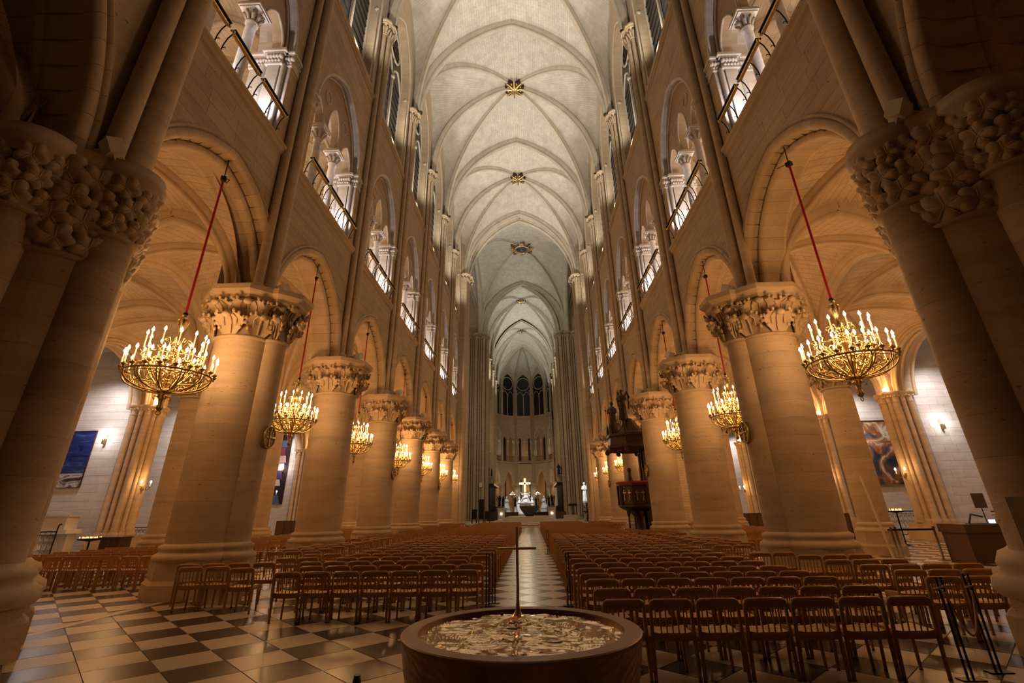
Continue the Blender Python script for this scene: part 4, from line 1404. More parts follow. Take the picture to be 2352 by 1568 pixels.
    ms = [('storey_wall', lw.mesh('storey_wall', STONE)), ('gallery_arch_reveal', pl.mesh('gallery_arch_reveal', PALE)), ('clerestory_wall', mesh3.mesh('clerestory_wall', STONE)), ('glass_pane', gl.mesh('glass_pane', GLASS)), ('string_course', rl.mesh('string_course', STONE))]
    cn = MB(); cn.lathe([(0.16, 0), (0.10, 0.2), (0.10, 4.0), (0.2, 4.4), (0.22, 4.5)], 8); cnm = cn.mesh('colonnette', PALE)
    back = MB(); back.add([(6, 75, 0), (6, 110, 0), (6, 110, 22), (6, 75, 22)], [(0, 1, 2, 3)])
    for i in range(8):
        y = 76.4 + bl * i
        if i == 7: pass
        for n_, m in ms: put(n_, m, w, (xw, y, 0), sc=(sd, 1, 1))
        put('colonnette', cnm, w, (xw + sd * 0.4, y + c, 12.1))
        if i % 2 == 0 or True:
            shaft_cluster(w, [(xw - sd * 0.18, y, 0.15), (xw - sd * 0.05, y - 0.28, 0.10), (xw - sd * 0.05, y + 0.28, 0.10)], 7.4 if i % 2 else 0, 28.0, base=False)
        spot(xw + sd * 1.1, y + c - 0.8, 12.4, xw + sd * 0.3, y + c + 1.3, 17.5, 90, COOL, 110, 0.8, 0.05, 'gallery_spot')
    face2 = MB(); face2.add([(xw + sd * 5.5, 76, 0), (xw + sd * 5.5, 112, 0), (xw + sd * 5.5, 112, 22), (xw + sd * 5.5, 76, 22)], [(0, 1, 2, 3)])
    face2.obj('ambulatory_wall', STONE, w)
    fl = MB(); fl.box(min(xw, xw + sd * 5.5), max(xw, xw + sd * 5.5), 76, 110, 11.5, 11.7); fl.obj('gallery_floor', STONE, w)
# apse facets
w = struct(empty('wall_apse'))
for i in range(5):
    a, b = apts[i], apts[i + 1]
    ang = atan2((b - a).y, (b - a).x)
    fw = (b - a).length
    M = Matrix.Translation((a.x, a.y, 0)) @ Matrix.Rotation(ang, 4, 'Z')
    # local: x along facet, depth = +y outwards
    def loc(mb2):
        return M
    c = fw / 2
    lw = MB()
    La = arch_line(1.25, 2.75, c, 7.45, 0, 8)
    holed_wall(lw, 0, fw, 0, 11.9, 0, La, 0)
    Lt = arch_line(1.62, 2.9, c, 17.1, 0, 10)
    holed_wall(lw, 0, fw, 11.9, 21.8, 0, Lt, 12.2)
    Lw = arch_line(1.66, 2.6, c, 30.3, 0, 8)
    holed_wall(lw, 0, fw, 21.8, 34.8, 0, Lw, 22.7)
    ribbon(lw, [(c - 1.66, 22.7)] + Lw + [(c + 1.66, 22.7)], 0, 0.35)
    hl = [arch_line(0.62, 0.95, c - 0.78, 17.0, 0, 6), arch_line(0.62, 0.95, c + 0.78, 17.0, 0, 6)]
    segs = [[(c - 1.62, 17.0), (hl[0][0][0], 17.0)], hl[0], [(hl[0][-1][0], 17.0), (hl[1][0][0], 17.0)], hl[1], [(hl[1][-1][0], 17.0), (c + 1.62, 17.0)]]
    for sg in segs:
        for (p, zp), (q, zq) in zip(sg[:-1], sg[1:]):
            if q - p > 1e-5: lw.add([(0.3, p, zp), (0.3, q, zq), (0.3, q, 20.2), (0.3, p, 20.2)], [(0, 1, 2, 3)])
    for ln in hl: ribbon(lw, ln, 0.3, 0.55)
    rot = Matrix(((0, 1, 0, 0), (1, 0, 0, 0), (0, 0, 1, 0), (0, 0, 0, 1)))   # (depth, along) -> (along, depth)
    def out(mb2, name, mat):
        m = MB(); m.join(mb2, M @ rot); return m.obj(name, mat, w)
    out(lw, 'facet_wall', STONE)
    m = MB(); ribbon(m, La, 0, 0.55); m.tube([(0, s, z) for s, z in La], 0.07, 6); out(m, 'arcade_arch', PALE)
    m = MB(); ribbon(m, [(c - 1.62, 12.2)] + Lt + [(c + 1.62, 12.2)], 0, 0.3); m.tube([(0, s, z) for s, z in Lt], 0.06, 6)
    for ln in hl: m.tube([(0.3, s, z) for s, z in ln], 0.05, 6)
    out(m, 'gallery_arch', PALE)
    for s in (c - 1.5, c, c + 1.5):
        m = MB(); m.lathe([(0.17, 0), (0.17, 0.1), (0.11, 0.25), (0.10, 4.05), (0.12, 4.1), (0.2, 4.45), (0.24, 4.5), (0.24, 4.75)], 10, (0.42, s, 12.2)); out(m, 'colonnette', PALE)
    m = MB()
    for q in (-1, 1):
        cc = c + q * 0.83
        m.tube([(0.35, s, z) for s, z in [(cc - 0.8, 22.7)] + arch_line(0.8, 1.3, cc, 27.3, 0, 6) + [(cc + 0.8, 22.7)]], 0.08, 6)
    m.tube([(0.35, c + 1.55 * cos(t * pi / 12), 30.5 + 1.55 * sin(t * pi / 12)) for t in range(24)], 0.11, 6, True)
    m.tube([(0.35, c, 22.7), (0.35, c, 28.0)], 0.1, 6)
    out(m, 'tracery', RIB)
    win = struct(empty('window_%d' % (20 + i)))
    g = MB(); g.add([(0.42, s, z) for s, z in [(c - 1.66, 22.6)] + Lw + [(c + 1.66, 22.6)]], [tuple(range(len(Lw) + 2))])
    gg = MB(); gg.join(g, M @ rot); gg.obj('glass_pane', GLASS, win)
    m = MB()
    for z in (11.95, 21.9): m.box(-0.13, 0, 0, fw, z - 0.1, z + 0.1)
    m.box(0.0, 2.5, 0, fw, 11.7, 11.95)
    out(m, 'string_course', STONE)
    m = MB()
    for t in range(15): m.tube([(0.15, c - 1.5 + 3.0 * t / 14, 12.2), (0.15, c - 1.5 + 3.0 * t / 14, 13.25)], 0.025, 4)
    m.tube([(0.15, c - 1.6, 13.28), (0.15, c + 1.6, 13.28)], 0.045, 5)
    out(m, 'gallery_railing', MWOOD)
    # outer wall of the ambulatory and gallery with dark windows
    m = MB(); m.add([(4.2, -1.5, 0), (4.2, fw + 1.5, 0), (4.2, fw + 1.5, 22), (4.2, -1.5, 22)], [(0, 1, 2, 3)]); out(m, 'outer_wall', STONE)
    for s in (c - 1.35, c + 1.35):
        for z0, z1 in ((2.2, 8.6), (12.8, 18.2)):
            m = MB(); ln = arch_line(0.5, 0.9, s, z1 - 0.9, 0, 5); m.add([(4.1, q, z) for q, z in [(s - 0.5, z0)] + ln + [(s + 0.5, z0)]], [tuple(range(len(ln) + 2))])
            gg = MB(); gg.join(m, M @ rot); gg.obj('glass_pane', GLASS, win)
    spot(*(M @ Vector((c, 1.2, 12.5)))[:], *(M @ Vector((c, 0.2, 17.5)))[:], 70, COOL, 120, 0.8, 0.05, 'gallery_spot')
    pt = M @ Vector((c, 2.6, 4.0)); point(pt.x, pt.y, 6.5, 55, AMBER, 0.3, 'ambulatory_glow')
    pt = M @ Vector((c, 2.6, 14.0)); point(pt.x, pt.y, 14.5, 22, AMBER, 0.3, 'gallery_glow')
for i in range(6):
    p = apts[i]
    d = (p - AC).normalized()
    q = p - d * 0.12
    e = struct(empty('trim_%d' % (i + 1), (0, 0, 0)))
    tn = Vector((-d.y, d.x))
    shaft_cluster(e, [(q.x, q.y, 0.17), (q.x + tn.x * 0.33, q.y + tn.y * 0.33, 0.11), (q.x - tn.x * 0.33, q.y - tn.y * 0.33, 0.11)], 7.4, 28.0, base=False)
    # round choir column
    cc = tag(empty('choir_column', (p.x + d.x * 0.3, p.y + d.y * 0.3, 0)), 'pale round column of the apse arcade, %s from the left around the altar' % ORD[i], 'column'); cc['kind'] = 'thing'
    mb = MB(); mb.lathe([(0.75, 0), (0.75, 0.5), (0.62, 0.7), (0.48, 0.95), (0.46, 6.0), (0.52, 6.1)], 20); mb.obj('shaft', PALE, cc)
    mb = MB(); mb.lathe([(0.50, 6.1), (0.55, 6.6), (0.78, 7.0), (0.85, 7.05), (0.85, 7.4)], 12)
    for t in range(8): mb.ball((0.66 * cos(t * pi / 4), 0.66 * sin(t * pi / 4), 6.7), 0.15, 6, 5)
    mb.obj('capital', CARVE, cc)

# ================================================================== CHAPELS along the outer aisles
W2 = {}
for sd in (-1, 1):
    w = struct(empty('wall_chapel_' + SIDE[sd]))
    W2[sd] = w
    mb = MB()
    pl = arch_line(2.75, 2.9, L / 2, 7.2, 0, 12)
    holed_wall(mb, 0, L, 7.2, 11.6, 0, pl, 7.2)
    ribbon(mb, pl, 0, 0.9)
    for o, d in ((0.0, 0.0), (0.14, -0.06), (-0.05, 0.3), (0.0, 0.9)): mb.tube([(d, s, z) for s, z in arch_line(2.75 + o, 2.9 + o, L / 2, 7.2, 0, 12)], 0.10, 6)
    front = mb.mesh('chapel_arch', CARVE)
    # partition wall between two chapels, facing west: stone blocks
    rnd = random.Random(11)
    blocks = []
    z = 0.0
    while z < 10.6:
        h = 0.42
        x = rnd.uniform(0.2, 0.7) - 0.5
        while x < 6.2:
            bw = rnd.uniform(0.62, 1.0)
            a, b = max(0, x), min(6.2, x + bw)
            if b - a > 0.05:
                m = MB(); m.box(a + 0.004, b - 0.004, -0.35, -0.31, z + 0.004, z + h - 0.004); blocks.append(m)
            x += bw
        z += h
    bm_ = [m.mesh('stone_block', WALLP) for m in blocks]
    allb = MB()
    for m in blocks: allb.join(m)
    allm = allb.mesh('stone_courses', WALLP)
    core = MB(); core.box(0, 6.2, -0.315, 0.35, 0, 10.7)
    corem = core.mesh('partition_core', PALE)
    cu = MB(); cu.add([(6.2, -L + .3, 0), (6.2, -.3, 0), (6.2, -.3, 10.7), (6.2, -L + .3, 10.7)], [(0, 1, 2, 3)]); cu.add([(0.5, -L + .3, 10.7), (6.2, -L + .3, 10.7), (6.2, -.3, 10.7), (0.5, -.3, 10.7)], [(0, 1, 2, 3)])
    cum = cu.mesh('chapel_shell', WALLP)
    wp = MB(); ln = arch_line(1.6, 2.2, 0, 6.8, 0, 8); wp.add([(6.17, s - L / 2, z) for s, z in [(-1.6, 3.4)] + ln + [(1.6, 3.4)]], [tuple(range(len(ln) + 2))])
    wpm = wp.mesh('glass_pane', GLASS)
    for k in range(0, 8):
        y = yk(sd, k)
        if k < 7: put('chapel_arch', front, w, (sd * CX, y, 0), sc=(sd, 1, 1))
        put('partition_core', corem, w, (sd * (CX + 0.4), y, 0), sc=(sd, 1, 1))
        if k == 3:
            for m in bm_: put('stone_block', m, w, (sd * (CX + 0.4), y, 0), sc=(sd, 1, 1))
        else:
            stuff(put('stone_courses', allm, w, (sd * (CX + 0.4), y, 0), sc=(sd, 1, 1)))
        put('chapel_shell', cum, w, (sd * (CX + 0.4), y, 0), sc=(sd, 1, 1))
        wn = struct(empty('window_%d' % (30 + k + (0 if sd < 0 else 10)), (sd * (CX + 0.4), y, 0), 0, (sd, 1, 1)))
        put('glass_pane', wpm, wn)
        # clustered chapel pier
        e = tag(empty('chapel_pier', (sd * CX, y, 0)), 'clustered pier of thin shafts at the chapel entrance, %s along the %s outer aisle' % (ORD[k], SIDE[sd]), 'pier')
        mb = MB(); mb.box(-0.35, 0.8, -0.55, 0.55, 0, 10.8); mb.obj('core', STONE, e, sc=(sd, 1, 1))
        mb = MB(); mb.box(-0.75, 0.85, -0.95, 0.95, 0, 0.55); mb.box(-0.65, 0.85, -0.85, 0.85, 0.55, 0.85); mb.obj('plinth', STONE, e, sc=(sd, 1, 1))
        for (dx, dy, r) in ((-0.48, 0, 0.20), (-0.42, -0.33, 0.10), (-0.42, 0.33, 0.10), (-0.20, -0.56, 0.15), (-0.20, 0.56, 0.15), (0.14, -0.62, 0.11), (0.14, 0.62, 0.11), (0.5, -0.62, 0.15), (0.5, 0.62, 0.15)):
            mb = MB(); mb.lathe([(r + .09, .85), (r + .09, 0.98), (r + .03, 1.05), (r + .05, 1.10), (r, 1.2), (r, 6.9)], 12, cap=False)
            mb.obj('shaft', STONE, e, (sd * dx, dy, 0))
            mb = MB(); mb.lathe([(r, 6.85), (r + .03, 6.9), (r + .01, 6.95), (r + .04, 7.15), (r + .12, 7.3), (r + .15, 7.33), (r + .15, 7.42)], 10)
            for t in range(6): mb.ball(((r + .07) * cos(t * 1.047), (r + .07) * sin(t * 1.047), 7.18), 0.06, 6, 4)
            mb.obj('capital', CARVE, e, (sd * dx, dy, 0))
# west end wall behind the camera, roof line closes the room
w = struct(empty('wall_west'))
mb = MB(); mb.add([(-30, -1.4, 0), (30, -1.4, 0), (30, -1.4, 41), (-30, -1.4, 41)], [(0, 1, 2, 3)])
mb.uv = {0: (0, 0), 1: (60, 0), 2: (60, 41), 3: (0, 41)}
mb.obj('inner_face', MWOOD, w)

# ================================================================== CHANCEL PLATFORM AND FURNISHINGS
st = struct(empty('floor'))
STEP = plain('pale_step_stone', (0.62, 0.54, 0.47), 0.45, var=0.12, vscale=2)
for i, (x0, x1, y0, z) in enumerate(((-9.2, 8.6, 57.5, 0.22), (-9.2, 8.6, 57.9, 0.45), (-4.3, 4.2, 60.2, 0.60), (-3.6, 3.5, 60.6, 0.75), (-3.0, 3.0, 61.0, 0.92), (-2.5, 2.6, 61.4, 1.08))):
    mb = MB(); mb.box(x0, x1, y0, 76 if i < 2 else 72, z - 0.17 if i else 0, z)
    mb.obj('step', STEP, st)
mb = MB(); mb.box(-5.8, 5.1, 76, 110, 0.4, 1.2); mb.obj('choir_pavement', STEP, st)

def figure(h, pose='stand', seed=0, child=False, wings=False):
    """robed figure, one closed body; feet at z=0"""
    m = MB()
    s = h / 1.75
    if pose == 'stand':
        m.lathe([(0.24, 0.0), (0.26, 0.05), (0.22, 0.35), (0.20, 0.75), (0.17, 0.98), (0.20, 1.22), (0.21, 1.36), (0.14, 1.46), (0.06, 1.50), (0.055, 1.56)], 20, fold=(7, 0.10), sy=0.78)
        m.ball((0, 0, 1.64), 0.105, 12, 8, (0.85, 1.0, 1.15))
        m.ball((0, 0.02, 1.67), 0.12, 10, 6, (0.95, 1.0, 1.0))
        m.ball((0, -0.105, 1.63), 0.018, 6, 4)
        for q in (-1, 1):
            m.tube([(q * 0.19, 0, 1.38), (q * 0.27, -0.06, 1.12), (q * 0.12, -0.24, 1.10)], [0.075, 0.062, 0.04], 8)
            m.ball((q * 0.10, -0.26, 1.11), 0.045, 8, 6)
        if child:
            m.lathe([(0.10, 1.10), (0.11, 1.2), (0.09, 1.36), (0.04, 1.42)], 10, (0.24, -0.14, 0)); m.ball((0.24, -0.14, 1.49), 0.07, 10, 6)
            m.tube([(0.2, -0.2, 1.34), (0.12, -0.26, 1.38)], 0.025, 6)
        if wings:
            for q in (-1, 1):
                m.tube([(q * 0.10, 0.16, 1.30), (q * 0.26, 0.26, 1.66), (q * 0.36, 0.30, 1.30), (q * 0.30, 0.28, 0.62)], [0.05, 0.10, 0.09, 0.03], 8)
    elif pose == 'kneel':
        m.lathe([(0.34, 0.0), (0.33, 0.12), (0.24, 0.35), (0.19, 0.62), (0.20, 0.82), (0.13, 0.94), (0.05, 0.98), (0.05, 1.03)], 18, fold=(6, 0.10))
        m.tube([(0, 0.05, 0.25), (0, 0.45, 0.12), (0, 0.75, 0.07)], [0.24, 0.2, 0.08], 10)
        m.ball((0, -0.02, 1.12), 0.11, 10, 8, (0.85, 1, 1.15))
        for q in (-1, 1):
            m.tube([(q * 0.18, 0, 0.86), (q * 0.22, -0.16, 0.66), (q * 0.04, -0.34, 0.80)], [0.07, 0.06, 0.04], 8)
        s = h / 1.22
    else:   # seated figure with a body across the knees
        m.lathe([(0.62, 0.0), (0.58, 0.20), (0.46, 0.50), (0.28, 0.72), (0.22, 0.95), (0.24, 1.12), (0.14, 1.24), (0.06, 1.28), (0.06, 1.34)], 20, fold=(9, 0.09))
        m.ball((0, -0.03, 1.44), 0.12, 10, 8, (0.85, 1, 1.15))
        m.ball((0, 0.02, 1.47), 0.15, 10, 8)
        for q in (-1, 1):
            m.tube([(q * 0.22, 0, 1.15), (q * 0.50, -0.15, 1.05), (q * 0.62, -0.25, 1.28)], [0.09, 0.07, 0.045], 8)
            m.ball((q * 0.63, -0.26, 1.32), 0.055, 6, 5)
        m.tube([(-0.70, -0.35, 0.10), (-0.40, -0.48, 0.52), (0.0, -0.50, 0.66), (0.42, -0.42, 0.80)], [0.07, 0.11, 0.15, 0.12], 10)
        m.ball((0.58, -0.40, 0.88), 0.115, 10, 8)
        m.tube([(0.30, -0.48, 0.80), (0.34, -0.60, 0.45), (0.36, -0.62, 0.15)], [0.06, 0.05, 0.035], 8)
        m.tube([(-0.70, -0.35, 0.10), (-0.95, -0.40, 0.02), (-1.05, -0.45, 0.04)], [0.07, 0.055, 0.05], 8)
        s = h / 1.62
    for i, p in enumerate(m.v): m.v[i] = (p[0] * s, p[1] * s, p[2] * s)
    return m
def statue(h, pose, mat, name, loc, rotz, label, cat='statue', vox=None, **kw):
    m = figure(h, pose, **kw)
    o = m.obj(name, mat, None, loc, (0, 0, rotz))
    md = o.modifiers.new('skin', 'REMESH'); md.mode = 'VOXEL'; md.voxel_size = vox or h * 0.016
    md.use_smooth_shade = True
    return tag(o, label, cat)
# bronze altar bowl
a = tag(empty('altar', (0.24, 64.2, 1.08)), 'dark bronze bowl-shaped altar standing on the stepped platform', 'altar')
mb = MB(); mb.lathe([(0.42, 0), (0.50, 0.06), (0.86, 0.45), (1.10, 0.80), (1.24, 1.14)], 40, sy=0.72); mb.obj('bowl', plain('altar_bronze', (0.10, 0.09, 0.075), 0.45, 0.6), a)
mb = MB(); mb.box(-1.26, 1.26, -0.88, 0.88, 1.14, 1.20); mb.obj('table_top', plain('altar_top', (0.16, 0.15, 0.13), 0.4, 0.5), a)
# high altar, pieta and cross
a = tag(empty('high_altar', (-0.66, 100.2, 1.2)), 'white marble high altar with gilded relief below the large sculpture group', 'altar')
mb = MB(); mb.box(-1.55, 1.55, -0.5, 0.9, 0, 1.85); mb.box(-1.7, 1.7, -0.62, 1.0, 1.85, 2.0); mb.box(-1.7, 1.7, -0.62, 1.0, 0, 0.12); mb.obj('body', MARBLE, a)
mb = MB(); mb.box(-1.1, 1.1, -0.56, -0.5, 1.0, 1.7)
for t in range(9): mb.ball((-1.0 + 0.25 * t, -0.56, 1.35), 0.11, 6, 5, (0.8, 0.5, 1.8))
mb.obj('gilded_relief', BRASS, a)
statue(2.2, 'seat', MARBLE, 'pieta_sculpture', (-0.62, 100.3, 3.2), 0, 'white marble seated figure holding a body across her knees on the high altar', vox=0.035)
for q, (x, r) in enumerate(((-2.0, 0.5), (0.80, -0.5))):
    statue(1.15, 'kneel', MARBLE, 'cherub_sculpture', (x + 0.15 if x < 0 else x - 0.15, 100.2, 3.2), r, 'small white kneeling figure at the %s end of the high altar' % ('left' if x < 0 else 'right'), vox=0.03)
c = tag(empty('cross', (-0.70, 101.4, 3.0)), 'tall gleaming gold cross standing above the white sculpture group', 'cross')
mb = MB(); mb.box(-0.17, 0.17, -0.1, 0.1, 0, 4.65); mb.obj('upright', BRIGHT, c)
mb = MB(); mb.box(-0.3, 0.3, -0.15, 0.15, -1.8, 0.02); mb.obj('pedestal', MARBLE, c)
mb = MB(); mb.box(-1.12, 1.12, -0.1, 0.1, 3.52, 3.87); mb.obj('cross_bar', BRIGHT, c)
for x, lb in ((-4.3, 'left'), (2.95, 'right')):
    e = tag(empty('stone_pedestal', (x, 99.6, 1.2)), 'pale marble pedestal under the kneeling king left of the altar' if x < 0 else 'pale marble pedestal under the kneeling king right of the altar', 'pedestal')
    mb = MB(); mb.box(-0.7, 0.7, -0.55, 0.55, 0, 0.9); mb.box(-0.8, 0.8, -0.65, 0.65, 0.9, 1.0); mb.obj('block', MARBLE, e)
    statue(2.1, 'kneel', MARBLE, 'kneeling_king', (x, 99.6, 2.2), 0.9 if x < 0 else -0.9, 'white marble kneeling king %s of the altar' % lb, vox=0.035)
for i, (x, y) in enumerate(((-5.2, 92), (-4.75, 96), (-2.75, 103.5), (1.45, 103.5), (3.75, 96), (4.25, 92))):
    e = tag(empty('column_pedestal', (x, y, 1.2)), 'pinkish round pedestal under a dark bronze angel, %s from the left' % ORD[i], 'pedestal')
    mb = MB(); mb.lathe([(0.32, 0), (0.32, 0.2), (0.24, 0.3), (0.24, 1.1), (0.32, 1.2), (0.32, 1.3)], 14); mb.obj('drum', STEP, e)
    statue(1.75, 'stand', BRONZE, 'bronze_angel', (x, y, 2.5), 0.5 if x < 0 else -0.5, 'dark bronze angel statue on a pedestal around the altar, %s from the left' % ORD[i], wings=True, vox=0.03)
for x in (-3.05, 1.75):
    e = tag(empty('candle_stand', (x, 98.2, 1.2)), 'tall branched candle stand with lit tiers %s of the high altar' % ('left' if x < 0 else 'right'), 'candle stand')
    mb = MB(); mb.lathe([(0.35, 0), (0.3, 0.1), (0.06, 0.3), (0.05, 2.7), (0.16, 2.8), (0.30, 3.1)], 12); mb.obj('stem', BRASS, e)
    mb = MB()
    for r, z, n in ((0.48, 3.2, 9), (0.25, 3.45, 6)):
        for t in range(n): mb.ball((r * cos(t * 2 * pi / n), r * sin(t * 2 * pi / n), z + .22), 0.045, 6, 5)
    mb.ball((0, 0, 3.85), 0.05, 6, 5)
    mb.obj('candle_tier', LAMPW, e)
# stalls with canopies either side of the choir
for sd in (-1, 1):
    e = tag(empty('choir_stalls', (QX + sd * 5.6, 84, 1.2)), 'dark carved wooden choir stalls with tall canopy on the %s of the choir' % SIDE[sd], 'stalls')
    mb = MB(); mb.box(-0.1, 0.1, -6, 6, 0, 4.0)
    for t in range(13): mb.box(-0.18, 0.18, -6 + t - 0.06, -6 + t + 0.06, 0, 4.2)
    mb.obj('back_panel', DWOOD, e)
    mb = MB(); mb.box(-0.8, 0.3, -6.1, 6.1, 4.2, 4.45) if sd > 0 else mb.box(-0.3, 0.8, -6.1, 6.1, 4.2, 4.45)
    mb.obj('canopy', DWOOD, e)
    mb = MB()
    for t in range(12): mb.box(-sd * 0.3 - 0.3, -sd * 0.3 + 0.3, -5.9 + t, -5.05 + t, 0, 0.5); mb.box(-sd * 0.5 - 0.05, -sd * 0.5 + 0.05, -5.95 + t, -5.9 + t, 0, 1.2)
    mb.obj('seats', DWOOD, e)
    mb = MB(); mb.box(-0.5, 0.5, -6, 6, 0, 1.0)
    e = tag(empty('stall_front', (QX + sd * 3.9, 82, 1.2)), 'low dark wooden bench front before the choir stalls on the ' + SIDE[sd], 'bench')
    mb.obj('front_panel', MWOOD, e)
    # carved group high on the pier above the stalls
    e = tag(empty('wall_bracket', (sd * 5.75 - 0.35, 78.4, 6.6)), 'stone bracket carrying a dark carved group on the %s choir pier' % SIDE[sd], 'bracket')
    mb = MB(); mb.lathe([(0.1, -0.9), (0.4, -0.3), (0.9, 0), (0.9, 0.14)], 12); mb.obj('corbel', STONE, e)
    for q in range(3):
        statue(1.6 - 0.25 * q, 'stand', BRONZE, 'carved_figure', (sd * 5.7 - 0.35 + 0.50 * (q - 1), 78.2 + 0.2 * (q - 1), 6.75), 0.6 * q, 'dark carved figure on the %s choir bracket, %s of three' % (SIDE[sd], ('left', 'middle one', 'right')[q] if q != 1 else 'middle'), vox=0.04)
# virgin and child on its pedestal, with flowers
e = tag(empty('statue_pedestal', (6.95, 62, 0.45)), 'slender stone pedestal under the brightly lit white statue', 'pedestal')
mb = MB(); mb.box(-0.35, 0.35, -0.35, 0.35, 0, 0.15); mb.lathe([(0.16, 0.15), (0.12, 0.4), (0.12, 1.6), (0.22, 1.9), (0.32, 2.1), (0.32, 2.2)], 12); mb.obj('stem', STEP, e)
statue(2.1, 'stand', MARBLE, 'virgin_statue', (6.95, 62, 2.65), 0, 'brightly lit white statue of a standing woman holding a child', child=True, vox=0.03)
e = tag(empty('flower_arrangement', (7.1, 61.3, 0.45)), 'tall dark green flower arrangement in a vase below the white statue', 'flowers')
mb = MB(); mb.lathe([(0.16, 0), (0.22, 0.3), (0.16, 0.6), (0.2, 0.7)], 12); mb.obj('vase', BLACK, e)
rnd = random.Random(4)
mb = MB()
for t in range(70):
    an, r, z = rnd.uniform(0, 2 * pi), rnd.uniform(0, 0.5), rnd.uniform(0.7, 2.0)
    r *= 1 - abs(z - 1.3) * 0.5
    mb.ball((r * cos(an), r * sin(an), z), rnd.uniform(0.06, 0.13), 5, 4, (1, 1, 0.6))
stuff(mb.obj('leaves', PLANT, e))
e = tag(empty('lectern', (5.35, 61.2, 0.45)), 'dark lectern with slanted desk standing in front of the right choir pier', 'lectern')
mb = MB(); mb.box(-0.05, 0.05, -0.05, 0.05, 0.0, 1.7); mb.box(-0.3, 0.3, -0.3, 0.3, 0, 0.06); mb.obj('post', BLACK, e)
mb = MB(); mb.box(-0.5, 0.5, -0.3, 0.3, 1.7, 1.95); mb.obj('desk', BLACK, e)
e = tag(empty('stone_bench', (4.9, 60.4, 0.45)), 'pale stepped stone block beside the lectern', 'bench')
mb = MB(); mb.box(-0.7, 0.9, -0.4, 0.4, 0, 0.75); mb.box(-1.4, -0.7, -0.4, 0.4, 0, 0.35); mb.obj('block', STEP, e)
for i, (x, h) in enumerate(((-6.3, 1.5), (-5.45, 2.6), (-4.7, 1.3))):
    e = tag(empty('armchair', (x, 61.5 - 0.3 * i, 0.45)), ('low black armchair at the left edge of the platform', 'tall high-backed black chair by the left choir pier', 'low black stool right of the tall black chair')[i], 'chair')
    mb = MB(); mb.box(-0.3, 0.3, -0.3, 0.3, 0.42, 0.52); mb.obj('seat', BLACK, e)
    mb = MB(); mb.box(-0.3, 0.3, 0.24, 0.30, 0.52, h); mb.obj('backrest', BLACK, e)
    for q in (-1, 1):
        for r in (-1, 1):
            mb = MB(); mb.box(q * 0.26 - 0.03, q * 0.26 + 0.03, r * 0.26 - 0.03, r * 0.26 + 0.03, 0, 0.42); mb.obj('leg', BLACK, e)
for i, x in enumerate((-3.4, 3.1)):
    e = tag(empty('lamp_pedestal', (x, 67, 1.08 if 0 else 0.45)), 'stone pedestal with a white lit lamp, %s of the bowl altar' % ('left', 'right')[i], 'pedestal')
    mb = MB(); mb.box(-0.45, 0.45, -0.3, 0.3, 0, 1.5); mb.box(-0.55, 0.55, -0.4, 0.4, 1.5, 1.62); mb.obj('block', STEP, e)
    mb = MB(); mb.lathe([(0.10, 0.85), (0.12, 0.95), (0.10, 1.05)], 10, (0, -0.32, 0)); mb.obj('lamp_shade', LAMPW, e)
for i, x in enumerate((-4.9, -2.4, 1.9, 4.4)):
    e = tag(empty('stall_front', (x, 74, 0.45)), 'dark wooden bench front behind the bowl altar, %s from the left' % ORD[i], 'bench')
    mb = MB(); mb.box(-1.0, 1.0, -0.3, 0.3, 0, 1.05); mb.box(-1.05, 1.05, -0.36, 0.36, 1.05, 1.12); mb.obj('panel', MWOOD if i % 2 else DWOOD, e)
e = tag(empty('wall_notice', (-6.9, 74.9, 5.3)), 'small pale panel on the left choir pier', 'sign')
mb = MB(); mb.box(-0.22, 0.22, -0.03, 0.03, -0.3, 0.3); mb.obj('panel', BOXW, e)

